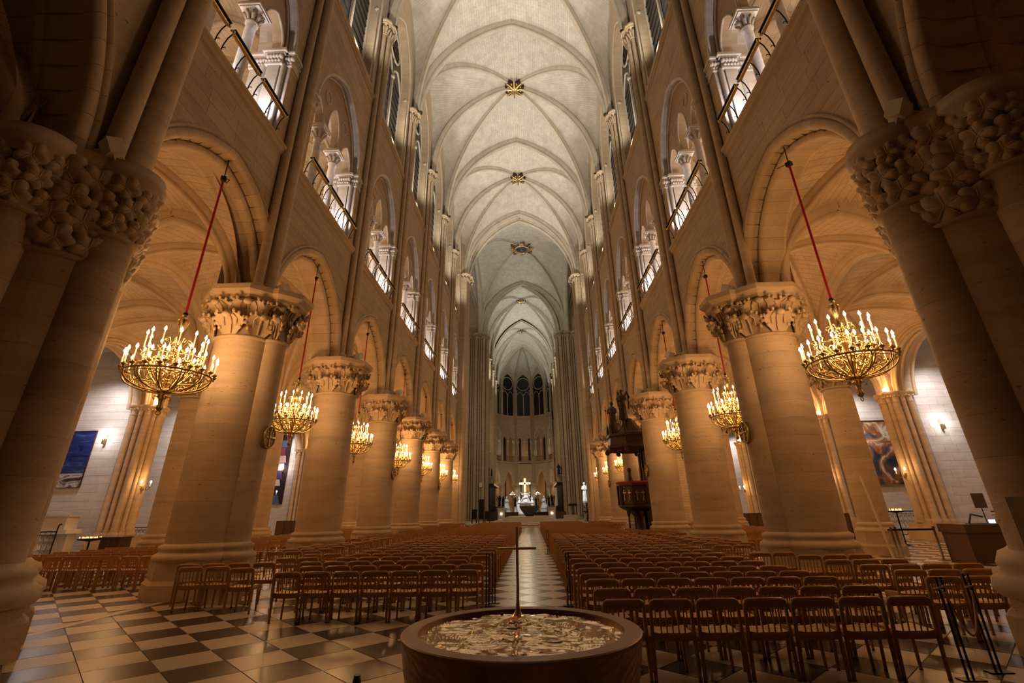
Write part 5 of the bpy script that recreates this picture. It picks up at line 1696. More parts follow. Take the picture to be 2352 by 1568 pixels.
# ================================================================== CHAIRS
CH_S = 0.5208
def chair_meshes():
    K = {}
    m = MB()       # dished seat
    rows = []
    for j in range(7):
        y = 0.03 + 0.42 * j / 6
        rows.append([(0.205 * (i - 4) / 4 * (1.0 - 0.03 * (j == 0)), y, 0.455 - 0.018 * (1 - ((i - 4) / 4) ** 2) - (0.01 if j == 6 else 0)) for i in range(9)])
    m.grid(rows)
    m.grid([[(x, y, z - 0.022) for x, y, z in r] for r in reversed(rows)])
    for r in (rows[0], rows[-1]): m.grid([r, [(x, y, z - 0.022) for x, y, z in r]], False)
    for c in (0, -1):
        r = [q[c] for q in rows]; m.grid([r, [(x, y, z - 0.022) for x, y, z in r]], False)
    K['seat'] = (m, SEATW)
    m = MB()       # top rail with rounded corners
    pr = []
    n = 10
    path = [(-0.222, 0.018, 0.655), (-0.222, 0.012, 0.70), (-0.212, 0.008, 0.735), (-0.185, 0.006, 0.748), (0, 0.0, 0.750), (0.185, 0.006, 0.748), (0.212, 0.008, 0.735), (0.222, 0.012, 0.70), (0.222, 0.018, 0.655)]
    m.tube(path, [0.019, 0.022, 0.027, 0.030, 0.031, 0.030, 0.027, 0.022, 0.019], 8)
    m.box(-0.205, 0.205, -0.012, 0.012, 0.685, 0.745)
    K['top_rail'] = (m, OAK)
    for i in range(5):
        x = -0.132 + 0.066 * i
        m = MB(); m.tube([(x, 0.0, 0.70), (x * 0.98, 0.035, 0.445)], 0.0085, 6); K['spindle%d' % i] = (m, OAK)
    for q, nm in ((-1, 'a'), (1, 'b')):
        m = MB(); m.tube([(q * 0.236, 0.075, 0.0), (q * 0.228, 0.045, 0.40), (q * 0.222, 0.018, 0.66)], [0.021, 0.022, 0.020], 8); K['back_leg' + nm] = (m, OAK)
        m = MB(); m.tube([(q * 0.195, 0.43, 0.0), (q * 0.180, 0.405, 0.44)], [0.018, 0.020], 8); K['front_leg' + nm] = (m, OAK)
        m = MB(); m.lathe([(0.022, 0.0), (0.022, 0.012)], 8, (q * 0.236, 0.075, 0)); m.lathe([(0.019, 0.0), (0.019, 0.012)], 8, (q * 0.195, 0.43, 0)); K['foot_pad' + nm] = (m, BLACK)
        m = MB(); m.box(q * 0.215 - 0.012, q * 0.215 + 0.012, 0.04, 0.41, 0.385, 0.43); K['side_rail' + nm] = (m, OAK)
    m = MB()
    rows = [[(0.225 * (i - 4) / 4, 0.035, z - 0.030 * (1 - ((i - 4) / 4) ** 2) * k) for i in range(9)] for z, k in ((0.452, 0.35), (0.375, 0.0 if 0 else 0.9 * 0 + 0.25))]
    m.grid(rows, False); m.grid([[(x, y + 0.022, z) for x, y, z in r] for r in reversed(rows)], False); m.grid([rows[1], [(x, y + 0.022, z) for x, y, z in rows[1]]], False)
    K['apron'] = (m, OAK)
    return K
KC = chair_meshes()
seen = []
ROWS_R = [6.28, 7.10, 8.02, 8.72, 9.47, 10.35, 11.30, 12.25, 13.22, 14.15, 15.08, 16.12, 17.17, 18.26, 19.25]
ROWS_L = [9.45, 10.45, 11.40, 12.40, 13.40, 14.45, 15.42, 16.42, 17.40, 18.55]
while ROWS_R[-1] < 47.5: ROWS_R.append(ROWS_R[-1] + (0.95 if len(ROWS_R) not in (22, 34) else 1.7))
while ROWS_L[-1] < 47.5: ROWS_L.append(ROWS_L[-1] + (0.95 if len(ROWS_L) not in (18, 30) else 1.7))
def seat_word(i): return ORD[i]
for r, y in enumerate(ROWS_R):
    for i in range(7):
        x = (1.22 if r not in (3, 7) else 1.20) + CH_S * (i + 0.5)
        seen.append((x, y + (0.04 * i if r in () else 0), 0, 'oak chair with slatted back, %s from the aisle in the %s row, right block' % (ORD[i], ORD[min(r, 39)]), 'chairs right of the middle aisle'))
for r, y in enumerate(ROWS_L):
    for i in range(7):
        x = -0.46 - CH_S * (i + 0.5)
        if r == 2: x -= 0.42
        seen.append((x, y, 0, 'oak chair with slatted back, %s from the aisle in the %s row, left block' % (ORD[i], ORD[min(r, 39)]), 'chairs left of the middle aisle'))
def blocked(x, y):
    for sd in (-1, 1):
        for k in range(0, 7):
            if hypot(x - sd * 7.62, y + 0.2 - yk(sd, k)) < 1.75 + (0.8 if k == 0 else 0): return True
            if hypot(x - sd * AX, y + 0.2 - yk(sd, k)) < 1.35: return True
    return False
# side group on the right, near the columns
RS = [(7.85, 5.94, 2), (8.66, 6.06, 4), (9.46, 6.03, 4), (10.36, 5.94, 3), (11.40, 5.96, 3), (12.2, 5.3, 2)]
for r, (y, x0, n) in enumerate(RS):
    for i in range(n):
        seen.append((x0 + CH_S * (i + 0.5), y, -0.06, 'oak chair %s in the %s short row between right block and column' % (('leftmost', 'second', 'third', 'rightmost')[i] if n == 4 else ('leftmost', 'second', 'third')[i], ORD[r]), 'chairs of the right side group'))
LS = [(10.62, -6.62, 2), (10.30, -5.40, 1), (11.25, -7.1, 4), (12.5, -5.6, 2), (13.5, -5.4, 2)]
for r, (y, x0, n) in enumerate(LS):
    for i in range(n):
        if blocked(x0 + CH_S * (i + 0.5), y) and r > 2: continue
        seen.append((x0 + CH_S * (i + 0.5), y + 0.05 * i, 0.05, 'oak chair %s in the %s small row beside the first left column' % (('leftmost', 'second', 'third', 'rightmost')[i], ORD[r]), 'chairs by the first left column'))
r = 0
for rr_, y in enumerate([14.6 + 0.95 * t for t in range(34)]):
    for sd in (-1, 1):
        for i in range(3):
            x = sd * (5.35 + CH_S * (i + 0.5))
            if blocked(x, y) or abs(x) > 6.45 and blocked(x + sd * 0.3, y): continue
            if sd > 0 and 28.5 < y < 34: continue
            seen.append((x, y, 0, 'oak chair %s from the block in the %s side row before the %s columns' % (ORD[i], ORD[rr_], SIDE[sd]), 'chairs in front of the columns'))
# chairs in the aisles
for r, y in enumerate([13.75 + 0.95 * t for t in range(8)]):
    for i in range(9):
        x = -9.3 - CH_S * (i + 0.5)
        if blocked(x, y): continue
        seen.append((x, y, 0.0, 'oak chair in the left aisle, %s from the columns in the %s row' % (ORD[i], ORD[r]), 'chairs in the left aisle'))
for r, y in enumerate([22.8 + 1.0 * t for t in range(14)]):
    for sd in (-1, 1):
        for i in range(6):
            x = sd * (9.4 + CH_S * (i + 0.5))
            if blocked(x, y): continue
            seen.append((x, y, 0.0, 'oak chair far back in the %s aisle, %s from the columns in the %s row' % (SIDE[sd], ORD[i], ORD[r]), 'far chairs in the aisles'))
seen.sort(key=lambda t: hypot(t[0] - 0.48, t[1]) / (1 if abs(t[0]) < 9.3 else 0.75))
cm = {k: m.mesh(k.rstrip('0123456789ab') if not k.startswith('top') else k, mat) for k, (m, mat) in KC.items()}
names = {}
for k in KC:
    b = k
    for q in ('spindle', 'back_leg', 'front_leg', 'foot_pad', 'side_rail'):
        if k.startswith(q): b = q
    names[k] = b
whole = MB()
for k, (m, mat) in KC.items(): whole.join(m)
wholem = whole.mesh('chair', OAK)
low = MB()
low.box(-0.20, 0.20, 0.03, 0.45, 0.43, 0.45); low.box(-0.235, 0.235, -0.02, 0.02, 0.685, 0.78)
for q in (-1, 1):
    low.box(q * 0.236 - .02, q * 0.236 + .02, 0.02, 0.06, 0, 0.70); low.box(q * 0.19 - .018, q * 0.19 + .018, 0.40, 0.436, 0, 0.44)
for i in range(5): low.box(-0.14 + 0.066 * i, -0.124 + 0.066 * i, 0.005, 0.02, 0.44, 0.69)
far = MB()
for q, (x, y, a, lb, gp) in enumerate(seen):
    if q < 110:
        e = tag(empty('chair', (x, y, 0), a), lb, 'chair', gp)
        for k, m in cm.items(): put(names[k], m, e)
    elif q < 300:
        tag(put('chair', wholem, None, (x, y, 0), (0, 0, a)), lb, 'chair', gp)
    else:
        far.join(low, Matrix.Translation((x, y, 0)) @ Matrix.Rotation(a, 4, 'Z'))
tag(stuff(far.obj('distant_chairs', OAK)), 'mass of distant oak chairs filling the far nave and aisles', 'chairs')

# ================================================================== BAPTISMAL FONT
FX, FY, FR = 0.385, 4.00, 0.83
f = tag(empty('baptismal_font', (FX, FY, 0)), 'large round brushed bronze font with rippled gold water and slender cross', 'font')
mb = MB(); mb.lathe([(FR * 0.50, 0.0), (FR * 0.62, 0.03), (FR * 0.78, 0.25), (FR * 0.90, 0.5), (FR * 0.965, 0.75), (FR, 0.92)], 96, cap=False); mb.obj('bowl', FONTM, f)
mb = MB(); mb.lathe([(FR, 0.92), (FR + 0.001, 0.938)], 128, cap=False); mb.lathe([(FR + 0.001, 0.938), (FR - 0.006, 0.945)], 128, cap=False); mb.lathe([(FR - 0.006, 0.945), (FR - 0.108, 0.945)], 128, cap=False); mb.lathe([(FR - 0.108, 0.945), (FR - 0.112, 0.941)], 128, cap=False); mb.lathe([(FR - 0.112, 0.941), (FR - 0.115, 0.78)], 128, cap=False); mb.obj('rim', RIMM, f)
mb = MB()
from mathutils import noise
R_ = FR - 0.112
rows = []
NR, NA = 130, 300
for i in range(NR + 1):
    q = i / NR
    r = R_ * q
    row = []
    for j in range(NA + 1):
        a = 2 * pi * j / NA
        x, y = r * cos(a), r * sin(a)
        w1 = noise.noise(Vector((x * 3.2 + 4, y * 8.5, 0.3))) * 0.045
        w2 = noise.noise(Vector((x * 8.0 + 3 * w1 * 12, y * 17.0 + w1 * 40, 1.7)))
        w3 = (1 - abs(noise.noise(Vector((x * 4.6 + w2 * 0.8, y * 11.0 + 7 + w1 * 10, 2.2))))) ** 7 * 0.030
        w4 = noise.noise(Vector((x * 22, y * 44, 5.0))) * 0.0035
        z = 0.918 + (w1 * 0.50 + w2 * 0.006 + w3 * 0.50 + w4 * 0.5) * min(1, (1.02 - q) * 9) - 0.010 * q ** 2
        # the surface draws up to the foot of the cross, with a trickle running forward
        cx, cy = x + 0.03, y - 0.30
        dd = hypot(cx * 1.0, cy)
        z += 0.115 * math.exp(-dd / 0.020) + 0.045 * math.exp(-(dd / 0.085))
        if y < 0.30:
            tx = x + 0.03 - 0.015 * sin(y * 22)
            z += 0.010 * math.exp(-(tx / 0.012) ** 2) * (1 if y > -0.62 else 0)
        row.append((x, y, z))
    rows.append(row)
mb.grid(rows, True); mb.obj('water', WATER, f)
mb = MB(); cxx, cyy = -0.03, 0.30
mb.tube([(cxx, cyy, 0.93), (cxx, cyy, 1.06), (cxx + .002, cyy, 1.15), (cxx + .002, cyy, 1.585)], [0.022, 0.012, 0.011, 0.0105], 12)
CGOLD = plain('polished_gold', (1.0, 0.70, 0.26), 0.25, 0.45)
cr = mb.obj('cross_upright', CGOLD, f); cr['label'] = 'slender gilded cross upright'
mb = MB(); mb.tube([(cxx - 0.150, cyy, 1.425), (cxx + 0.155, cyy, 1.425)], 0.0105, 12); mb.obj('cross_bar', CGOLD, cr)
for i, x in enumerate((-0.17, 0.28)):
    mb = MB(); mb.box(x - 0.011, x + 0.011, 0.585, 0.600, 0.86, 0.938); mb.obj('spout', BLACK, f)
mb = MB(); mb.lathe([(0.035, 0), (0.035, 0.02), (0.028, 0.035), (0.03, 0.05)], 12)
tag(mb.obj('floor_cap', BLACK, None, (-1.48, 6.36, 0.0), sc=(1.3, 1.3, 1.6)), 'small black cap on the floor left of the font', 'cap')

# ================================================================== CHANDELIERS
def chandelier_kit():
    K = {}
    mb = MB()      # rim ring with band
    mb.tube([(0.86 * cos(t * pi / 24), 0.86 * sin(t * pi / 24), 0) for t in range(48)], 0.022, 6, True)
    mb.tube([(0.80 * cos(t * pi / 24), 0.80 * sin(t * pi / 24), -0.05) for t in range(48)], 0.012, 5, True)
    K['rim_ring'] = (mb, BRASS)
    mb = MB()      # big bowed ribs from rim to the lower hub, doubled
    for t in range(12):
        a = 2 * pi * t / 12
        for off in (-0.045, 0.045):
            pts = []
            for i in range(9):
                u = i / 8
                r = 0.86 * (1 - u) ** 0.8 + 0.10 * u
                z = -0.05 - 0.50 * sin(u * pi / 2) ** 1.1
                r = 0.86 * cos(u * pi / 2 * 0.95) + 0.07 * u
                z = -0.02 - 0.36 * sin(u * pi / 2)
                pts.append((r * cos(a + off * (1 - u)), r * sin(a + off * (1 - u)), z))
            mb.tube(pts, 0.014, 5)
    K['bowed_rib'] = (mb, BRASS)
    mb = MB()      # scrolls filling the basket between the ribs
    def scroll(c, u, v, r, turns=1.5, n=12, th=0.011):
        pts = []
        for i in range(n):
            q = i / (n - 1)
            a = turns * 2 * pi * q
            rr = r * (1 - 0.78 * q)
            pts.append(tuple(Vector(c) + Vector(u) * rr * cos(a) + Vector(v) * rr * sin(a)))
        mb.tube(pts, th, 4)
    for t in range(12):
        a = 2 * pi * (t + 0.5) / 12
        ca, sa = cos(a), sin(a)
        scroll((0.66 * ca, 0.66 * sa, -0.17), (-sa, ca, 0), (0.3 * ca, 0.3 * sa, 0.9), 0.13)
        scroll((0.44 * ca, 0.44 * sa, -0.30), (-sa, ca, 0), (0.8 * ca, 0.8 * sa, 0.5), 0.09)
        scroll((0.55 * ca, 0.55 * sa, 0.16), (ca, sa, 0), (0, 0, 1), 0.13)
        scroll((0.36 * ca, 0.36 * sa, 0.30), (ca, sa, 0), (0, 0, 1), -0.12)
        scroll((0.26 * ca, 0.26 * sa, 0.02), (ca, sa, 0), (0, 0, 1), 0.12)
        mb.tube([(0.12 * ca, 0.12 * sa, -0.30), (0.34 * ca, 0.34 * sa, -0.05), (0.50 * ca, 0.50 * sa, 0.22), (0.60 * ca, 0.60 * sa, 0.40)], [0.02, 0.014, 0.014, 0.012], 5)
        for i in range(3):    # leaves
            r = 0.3 + 0.13 * i
            mb.ball((r * ca, r * sa, 0.05 + 0.1 * i), 0.045, 5, 4, (1.4, 0.6, 0.5))
    K['scrollwork'] = (mb, GOLD)
    mb = MB()
    mb.tube([(0.60 * cos(t * pi / 16), 0.60 * sin(t * pi / 16), 0.42) for t in range(32)], 0.018, 6, True)
    K['upper_ring'] = (mb, GOLD)
    mb = MB()      # stem, crown of scrolls and vase
    mb.lathe([(0.06, -0.55), (0.10, -0.50), (0.11, -0.42), (0.05, -0.35), (0.06, -0.1), (0.10, 0.0), (0.06, 0.12), (0.05, 0.35), (0.12, 0.42), (0.10, 0.52), (0.05, 0.62), (0.10, 0.75), (0.06, 0.90), (0.035, 1.02), (0.05, 1.08), (0.11, 1.25), (0.13, 1.33), (0.10, 1.40), (0.05, 1.43), (0.06, 1.47), (0.03, 1.52)], 16)
    K['stem'] = (mb, GOLD)
    mb = MB()
    sv = []
    for t in range(8):
        a = 2 * pi * t / 8
        ca, sa = cos(a), sin(a)
        mb.tube([(0.08 * ca, 0.08 * sa, 0.55), (0.14 * ca, 0.14 * sa, 0.75), (0.20 * ca, 0.20 * sa, 0.88), (0.27 * ca, 0.27 * sa, 0.86), (0.28 * ca, 0.28 * sa, 0.79), (0.24 * ca, 0.24 * sa, 0.78)], 0.012, 5)
        mb.ball((0.16 * ca, 0.16 * sa, 0.62), 0.05, 5, 4, (1, 1, 1.5))
    K['crown_scrolls'] = (mb, GOLD)
    mb = MB()
    mb.lathe([(0.015, -0.80), (0.05, -0.78), (0.075, -0.73), (0.06, -0.68), (0.05, -0.65), (0.075, -0.50), (0.10, -0.43), (0.16, -0.40), (0.14, -0.35)], 14)
    mb.tube([(0.045 * cos(t * pi / 6), 0, -0.84 + 0.045 * sin(t * pi / 6)) for t in range(12)], 0.011, 5, True)
    for t in range(4):
        a = t * pi / 2 + .4
        mb.tube([(0.08 * cos(a), 0.08 * sin(a), -0.50), (0.15 * cos(a), 0.15 * sin(a), -0.48), (0.17 * cos(a), 0.17 * sin(a), -0.54), (0.13 * cos(a), 0.13 * sin(a), -0.56)], 0.012, 5)
    K['finial'] = (mb, BRASS)
    cd = MB(); cd.lathe([(0.014, 0.05), (0.014, 0.34), (0.004, 0.345)], 8)
    cup = MB(); cup.lathe([(0.015, -0.06), (0.02, -0.05), (0.015, -0.02), (0.05, 0.01), (0.062, 0.035), (0.05, 0.045), (0.02, 0.05), (0.022, 0.07)], 10)
    fl = MB(); fl.lathe([(0.004, 0.335), (0.026, 0.36), (0.030, 0.38), (0.018, 0.42), (0.001, 0.455)], 8)
    meshes = {k: m.mesh(k, mt) for k, (m, mt) in K.items()}
    return meshes, cd.mesh('candle', CANDLE), cup.mesh('cup', BRASS), fl.mesh('flame', FLAME)
CK, CDM, CUPM, FLM = chandelier_kit()
POS = []
for t in range(20):
    a = 2 * pi * t / 20
    POS.append((0.90 * cos(a), 0.90 * sin(a), 0.05, 1.0))
for t in range(10):
    a = 2 * pi * (t + 0.5) / 10
    POS.append((0.56 * cos(a), 0.56 * sin(a), 0.20, 0.8))
for t in range(12):
    a = 2 * pi * (t + 0.5) / 12
    POS.append((0.60 * cos(a), 0.60 * sin(a), 0.50, 1.15))
proto = empty('chandelier', (0, 0, 0))
for k, m in CK.items(): put(k, m, proto)
mb = MB(); mb.tube([(0, 0, 1.5), (0, 0, 5.55)], 0.030, 8)
rp = mb.obj('rope', RED, proto); rp['label'] = 'red covered hanging rope'
mb = MB(); mb.lathe([(0.05, 0), (0.06, 0.03), (0.04, 0.06)], 10, (0, 0, 1.5)); mb.box(-0.06, 0.06, -0.07, 0.07, 5.5, 5.62); mb.tube([(0, 0, 5.6), (0.0, 0.0, 6.32)], 0.015, 5); mb.tube([(0, 0, 5.6), (0.1, 0.2, 5.7), (0.0, 0.34, 5.66)], 0.012, 5); mb.obj('bracket', IRON, rp)
for x, y, z, s in POS:
    cu = put('candle_cup', CUPM, proto, (x, y, z))
    put('candle', CDM, cu, (0, 0, 0), sc=(1, 1, s)); put('flame', FLM, cu, (0, 0, 0.34 * (s - 1)), sc=(1, 1, 1))
first = True
for sd, k, y, x, sc in CH:
    lb = 'large gilded chandelier of lit candles in the nearest %s arch' % SIDE[sd] if k == 0 else ('gilded candle chandelier hanging in the %s arch on the %s' % (ORD[k], SIDE[sd]) if not (sd > 0 and k == 3) else 'gilded candle chandelier seen beneath the canopy of the dark pulpit')
    c = proto if first else dup(proto)
    c.location = (sd * x, y, 4.66)
    c.rotation_euler = (0, 0, random.uniform(0, 0.5))
    c.scale = (sc, sc, 1.0)
    tag(c, lb, 'chandelier', 'gilded chandeliers')
    first = False

# ================================================================== GALLERY RAILINGS
def railing_kit():
    out = []
    for (a, b) in ((-2.38, -0.90), (-0.70, 0.70), (0.90, 2.38)):
        rail = MB(); rail.box(-0.24, -0.20, a + .03, b - .03, 0.74, 0.86); rail.tube([(-0.25, a + 0.02, 0.80), (-0.25, b - 0.02, 0.80)], 0.042, 6)
        for e in (a, b): rail.ball((-0.26, e, 0.80), 0.06, 6, 5)
        n = 9
        for i in range(n): rail.ball((-0.26, a + (b - a) * (i + .5) / n, 0.79), 0.03, 5, 4, (1, 1.6, 1))
        br = MB(); br.box(-0.32, -0.16, a - .01, b + .01, 0.865, 0.895)
        for e in (a + 0.04, (a + b) / 2, b - 0.04):
            br.tube([(0.02, e, 0.02), (-0.02, e, 0.15), (-0.05, e, 0.38), (-0.12, e, 0.62), (-0.24, e, 0.80)], 0.018, 5)
            br.tube([(-0.03, e, 0.25), (-0.12, e, 0.28), (-0.14, e, 0.22)], 0.012, 4)
        br.tube([(-0.0, a, 0.12), (-0.0, b, 0.12)], 0.014, 5)
        br.tube([(-0.0, a, 0.05), (-0.0, b, 0.05)], 0.014, 5)
        for i in range(int((b - a) / 0.12)):
            br.tube([(0, a + 0.12 * i, 0.05), (0, a + 0.12 * i + 0.06, 0.12), (0, a + 0.12 * i + 0.12, 0.05)], 0.008, 3)
        out.append((rail.mesh('hand_rail', GOLD), br.mesh('bracket', IRON)))
    return out
RK = railing_kit()
for sd in (-1, 1):
    for k in range(0, 7):
        e = tag(empty('gallery_railing', (sd * W, yk(sd, k) + L / 2, 13.08), 0, (sd, 1, 1)), 'gilded gallery railing on curved iron brackets, %s opening on the %s' % (ORD[k], SIDE[sd]), 'railing', 'gallery railings')
        for a, b in RK:
            put('hand_rail', a, e); put('bracket', b, e)

# ================================================================== PULPIT
e = tag(empty('pulpit', (6.85, 31.2, 0)), 'dark carved oak pulpit with canopy and gilt crosses against the right columns', 'pulpit')
mb = MB(); mb.lathe([(0.55, 0), (0.5, 0.2), (0.22, 0.35), (0.2, 1.2), (0.5, 1.5), (1.05, 1.78)], 8); mb.obj('pedestal', DWOOD, e)
for t in range(5):
    a = pi + 0.5 + t * 0.55
    mb = MB(); mb.lathe([(0.07, 0), (0.05, 0.1), (0.05, 1.3), (0.09, 1.4), (0.12, 1.6)], 8, (0.75 * cos(a), 0.75 * sin(a), 0)); mb.obj('colonnette', DWOOD, e)
mb = MB(); mb.lathe([(1.02, 1.78), (1.16, 1.82), (1.16, 1.92), (1.05, 1.96), (1.05, 2.95), (1.16, 3.0), (1.16, 3.12)], 8, rot=pi / 8, smooth=False)
for t in range(8):
    a = t * pi / 4 + pi / 8
    mb.box(1.1 * cos(a) - .07, 1.1 * cos(a) + .07, 1.1 * sin(a) - .07, 1.1 * sin(a) + .07, 1.9, 3.0)
tub = mb.obj('tub', DWOOD, e)
mb = MB(); mb.lathe([(1.2, 3.12), (1.22, 3.17), (1.2, 3.22)], 8, rot=pi / 8); mb.obj('cushion', RED, e)
for t in range(8):
    a = t * pi / 4
    for o in (-0.18, 0.18):
        m = MB(); m.box(-0.02, 0.02, -0.02, 0.02, -0.35, 0.25); m.box(-0.02, 0.02, -0.10, 0.10, 0.06, 0.12)
        g = MB(); g.join(m, Matrix.Rotation(a, 4, 'Z') @ Matrix.Translation((0.99, o, 2.5)))
        g.obj('gilt_cross', GOLD, tub)
mb = MB()
for q in (-1, 1): mb.box(0.55, 1.5, q * 0.6 - 0.05, q * 0.6 + 0.05, 0, 5.3)
mb.box(1.35, 1.5, -0.6, 0.6, 0, 5.3)
for t in range(5): mb.box(0.5, 0.56, -0.6 + 0.3 * t - 0.03, -0.6 + 0.3 * t + 0.03, 0, 3.0)
mb.box(0.35, 1.1, 0.1, 0.9, 0, 3.1)
mb.obj('stair_panel', DWOOD, e)
mb = MB()
for q in (-0.75, -0.25, 0.35, 0.75): mb.tube([(0.45 + 0.1 * abs(q), q, 3.2), (0.45 + 0.1 * abs(q), q, 4.9)], 0.05, 6)
mb.obj('canopy_column', DWOOD, e)
mb = MB(); mb.lathe([(0.9, 5.35), (1.45, 5.0), (1.62, 5.15), (1.5, 5.35), (1.45, 5.75), (1.55, 5.85), (1.5, 6.0), (0.9, 6.15), (0.5, 6.6), (0.2, 7.0)], 8, rot=pi / 8, smooth=False)
for t in range(8):
    a = t * pi / 4 + pi / 8
    mb.lathe([(0.09, 5.9), (0.09, 6.3), (0.0, 6.8)], 6, (1.4 * cos(a), 1.4 * sin(a), 0))
    mb.ball((1.55 * cos(a), 1.55 * sin(a), 4.98), 0.16, 8, 6)
    b = a + pi / 8
    mb.tube([(1.45 * cos(a), 1.45 * sin(a), 5.05), (1.4 * cos(b), 1.4 * sin(b), 5.32), (1.45 * cos(a + pi / 4), 1.45 * sin(a + pi / 4), 5.05)], 0.07, 6)
mb.obj('canopy', DWOOD, e)
for i, (dx, dy, z, h) in enumerate(((-1.05, -0.35, 6.1, 1.9), (-0.35, -0.3, 6.9, 1.9), (0.9, -0.7, 6.1, 0.9))):
    mb = MB(); mb.lathe([(0.18, z - 0.5), (0.12, z - 0.1), (0.2, z)], 8, (dx, dy, 0)); mb.obj('statue_plinth', DWOOD, e)
    statue(h, 'stand', DWOOD, 'angel_statue', (6.85 + dx, 31.2 + dy, z), -0.5, 'dark wooden %s on the pulpit canopy' % ('figure leaning at the left corner', 'winged angel standing highest', 'small pinnacle figure at the right')[i], wings=(i == 1), vox=0.03)
for i, x in enumerate((-0.45, 0.45)):
    m = MB(); m.lathe([(0.16, 3.22), (0.14, 3.4), (0.09, 3.6), (0.10, 3.75)], 8, (x, -0.75, 0)); m.ball((x, -0.78, 3.85), 0.13, 8, 6); m.obj('carved_bust', DWOOD, e)

# ================================================================== MEDALLIONS, SCONCES, PAINTINGS
def medallion(x, y, z, sd, lb):
    e = tag(empty('medallion', (x, y, z), 0, (sd, 1, 1)), lb, 'medallion', 'gilded cross medallions')
    mb = MB(); mb.tube([(0, 0.28 * cos(t * pi / 14), 0.28 * sin(t * pi / 14)) for t in range(28)], 0.022, 6, True); mb.obj('ring', BRASS, e)
    mb = MB(); mb.add([(0.02, 0.27 * cos(t * pi / 14), 0.27 * sin(t * pi / 14)) for t in range(28)], [tuple(range(28))]); mb.obj('disc', STONE, e)
    mb = MB()
    for t in range(4):
        a = t * pi / 2
        ca, sa = cos(a), sin(a)
        mb.tube([(-0.0, 0, 0), (-0.0, 0.12 * ca, 0.12 * sa), (-0.0, 0.24 * ca, 0.24 * sa)], [0.015, 0.03, 0.055], 6)
        mb.ball((0, 0.17 * cos(a + pi / 4), 0.17 * sin(a + pi / 4)), 0.03, 6, 4)
    mb.ball((0, 0, 0), 0.045, 6, 5)
    mb.obj('cross', GOLD, e)
for sd in (-1, 1):
    medallion(sd * 6.45, yk(sd, 1), 3.6, sd, 'round gilded medallion with a cross on the first free-standing column, ' + SIDE[sd])
    for k in (3, 5): medallion(sd * 6.75, yk(sd, k), 3.6, sd, 'round gilded cross medallion on the %s nave column, %s' % (ORD[k - 1], SIDE[sd]))
def sconce(x, y, z, dx, dy, lb, arms=2, power=22):
    e = tag(empty('wall_sconce', (x, y, z), atan2(dy, dx)), lb, 'sconce', 'brass wall sconces')
    mb = MB(); mb.lathe([(0.05, -0.12), (0.07, 0), (0.05, 0.12)], 8)
    for i in range(arms):
        o = (i - (arms - 1) / 2) * 0.42
        mb.tube([(0, 0, 0), (0.22, o * 0.5, -0.10), (0.34, o, -0.02), (0.36, o, 0.06)], 0.014, 5)
        mb.lathe([(0.02, 0.05), (0.06, 0.09), (0.02, 0.10)], 8, (0.36, o, 0))
    mb.obj('bracket', BRASS, e)
    for i in range(arms):
        o = (i - (arms - 1) / 2) * 0.42
        mb = MB(); mb.lathe([(0.016, 0.1), (0.016, 0.26)], 8, (0.36, o, 0)); cd = mb.obj('candle', CANDLE, e)
        mb = MB(); mb.ball((0.36, o, 0.32), 0.045, 8, 6, (1, 1, 1.5)); mb.obj('flame', FLAME, cd)
    point(x + dx * 0.45, y + dy * 0.45, z + 0.45, power, AMBER, 0.06, 'sconce_light')
for sd in (-1, 1):
    for k in range(2, 7):
        sconce(sd * (CX - 0.72), yk(sd, k) - 0.1, 3.1, -sd * 0.8, -0.6, 'two-armed brass sconce with lit candles, chapel pier %s on the %s' % (ORD[k], SIDE[sd]))
        e = tag(empty('uplighter', (sd * (CX - 0.5), yk(sd, k) - 0.4, 7.45)), 'small bright lamp on top of the %s chapel pier capital, %s' % (ORD[k], SIDE[sd]), 'lamp', 'capital lamps')
        mb = MB(); mb.ball((0, 0, 0.12), 0.11, 10, 8); mb.obj('bulb', FLAME, e)
        mb = MB(); mb.lathe([(0.08, -0.02), (0.10, 0.02), (0.05, 0.04)], 8); mb.obj('base', BRASS, e)
        point(sd * (CX - 0.75), yk(sd, k) - 0.7, 7.9, 45, AMBER, 0.1, 'uplighter_light')
        e = tag(empty('reading_lamp', (sd * (CX + 1.9), yk(sd, k) - 0.5, 5.75)), 'white lamp on the chapel side wall, %s on the %s' % (ORD[k], SIDE[sd]), 'lamp', 'white chapel wall lamps')
        mb = MB(); mb.ball((0, -0.06, 0), 0.10, 10, 8, (1, .6, 1)); mb.obj('bulb', LAMPW, e)
        mb = MB(); mb.box(-0.05, 0.05, -0.04, 0.14, -0.35, -0.1); mb.obj('bracket', BRASS, e)
        point(sd * (CX + 1.9), yk(sd, k) - 0.85, 5.75, 30, (1, .93, .88), 0.08, 'chapel_lamp_light')
def painting(x, y, z, w_, h_, name, label, mats, frame=None, ft=0.05):
    e = tag(empty(name, (x, y, z)), label, 'painting')
    h0 = 0
    for hh, m in mats:
        mb = MB(); mb.box(-w_ / 2, w_ / 2, -0.02, 0.02, h0 * h_, (h0 + hh) * h_); mb.obj('canvas', m, e)
        h0 += hh
    if frame:
        mb = MB()
        for a, b, c, d in ((-w_ / 2 - ft, -w_ / 2, -ft, h_ + ft), (w_ / 2, w_ / 2 + ft, -ft, h_ + ft), (-w_ / 2, w_ / 2, -ft, 0), (-w_ / 2, w_ / 2, h_, h_ + ft)):
            mb.box(a, b, -0.05, 0.03, c, d)
        mb.obj('frame', frame, e)
    return e
yw = lambda sd, k: yk(sd, k) - 0.40
painting(-24.75, yw(-1, 3), 3.2, 2.7, 2.9, 'blue_painting', 'large unframed painting of deep blue strokes over white surf, left chapel wall', [(0.24, SURF), (0.76, SEA)], MAROON, 0.02)
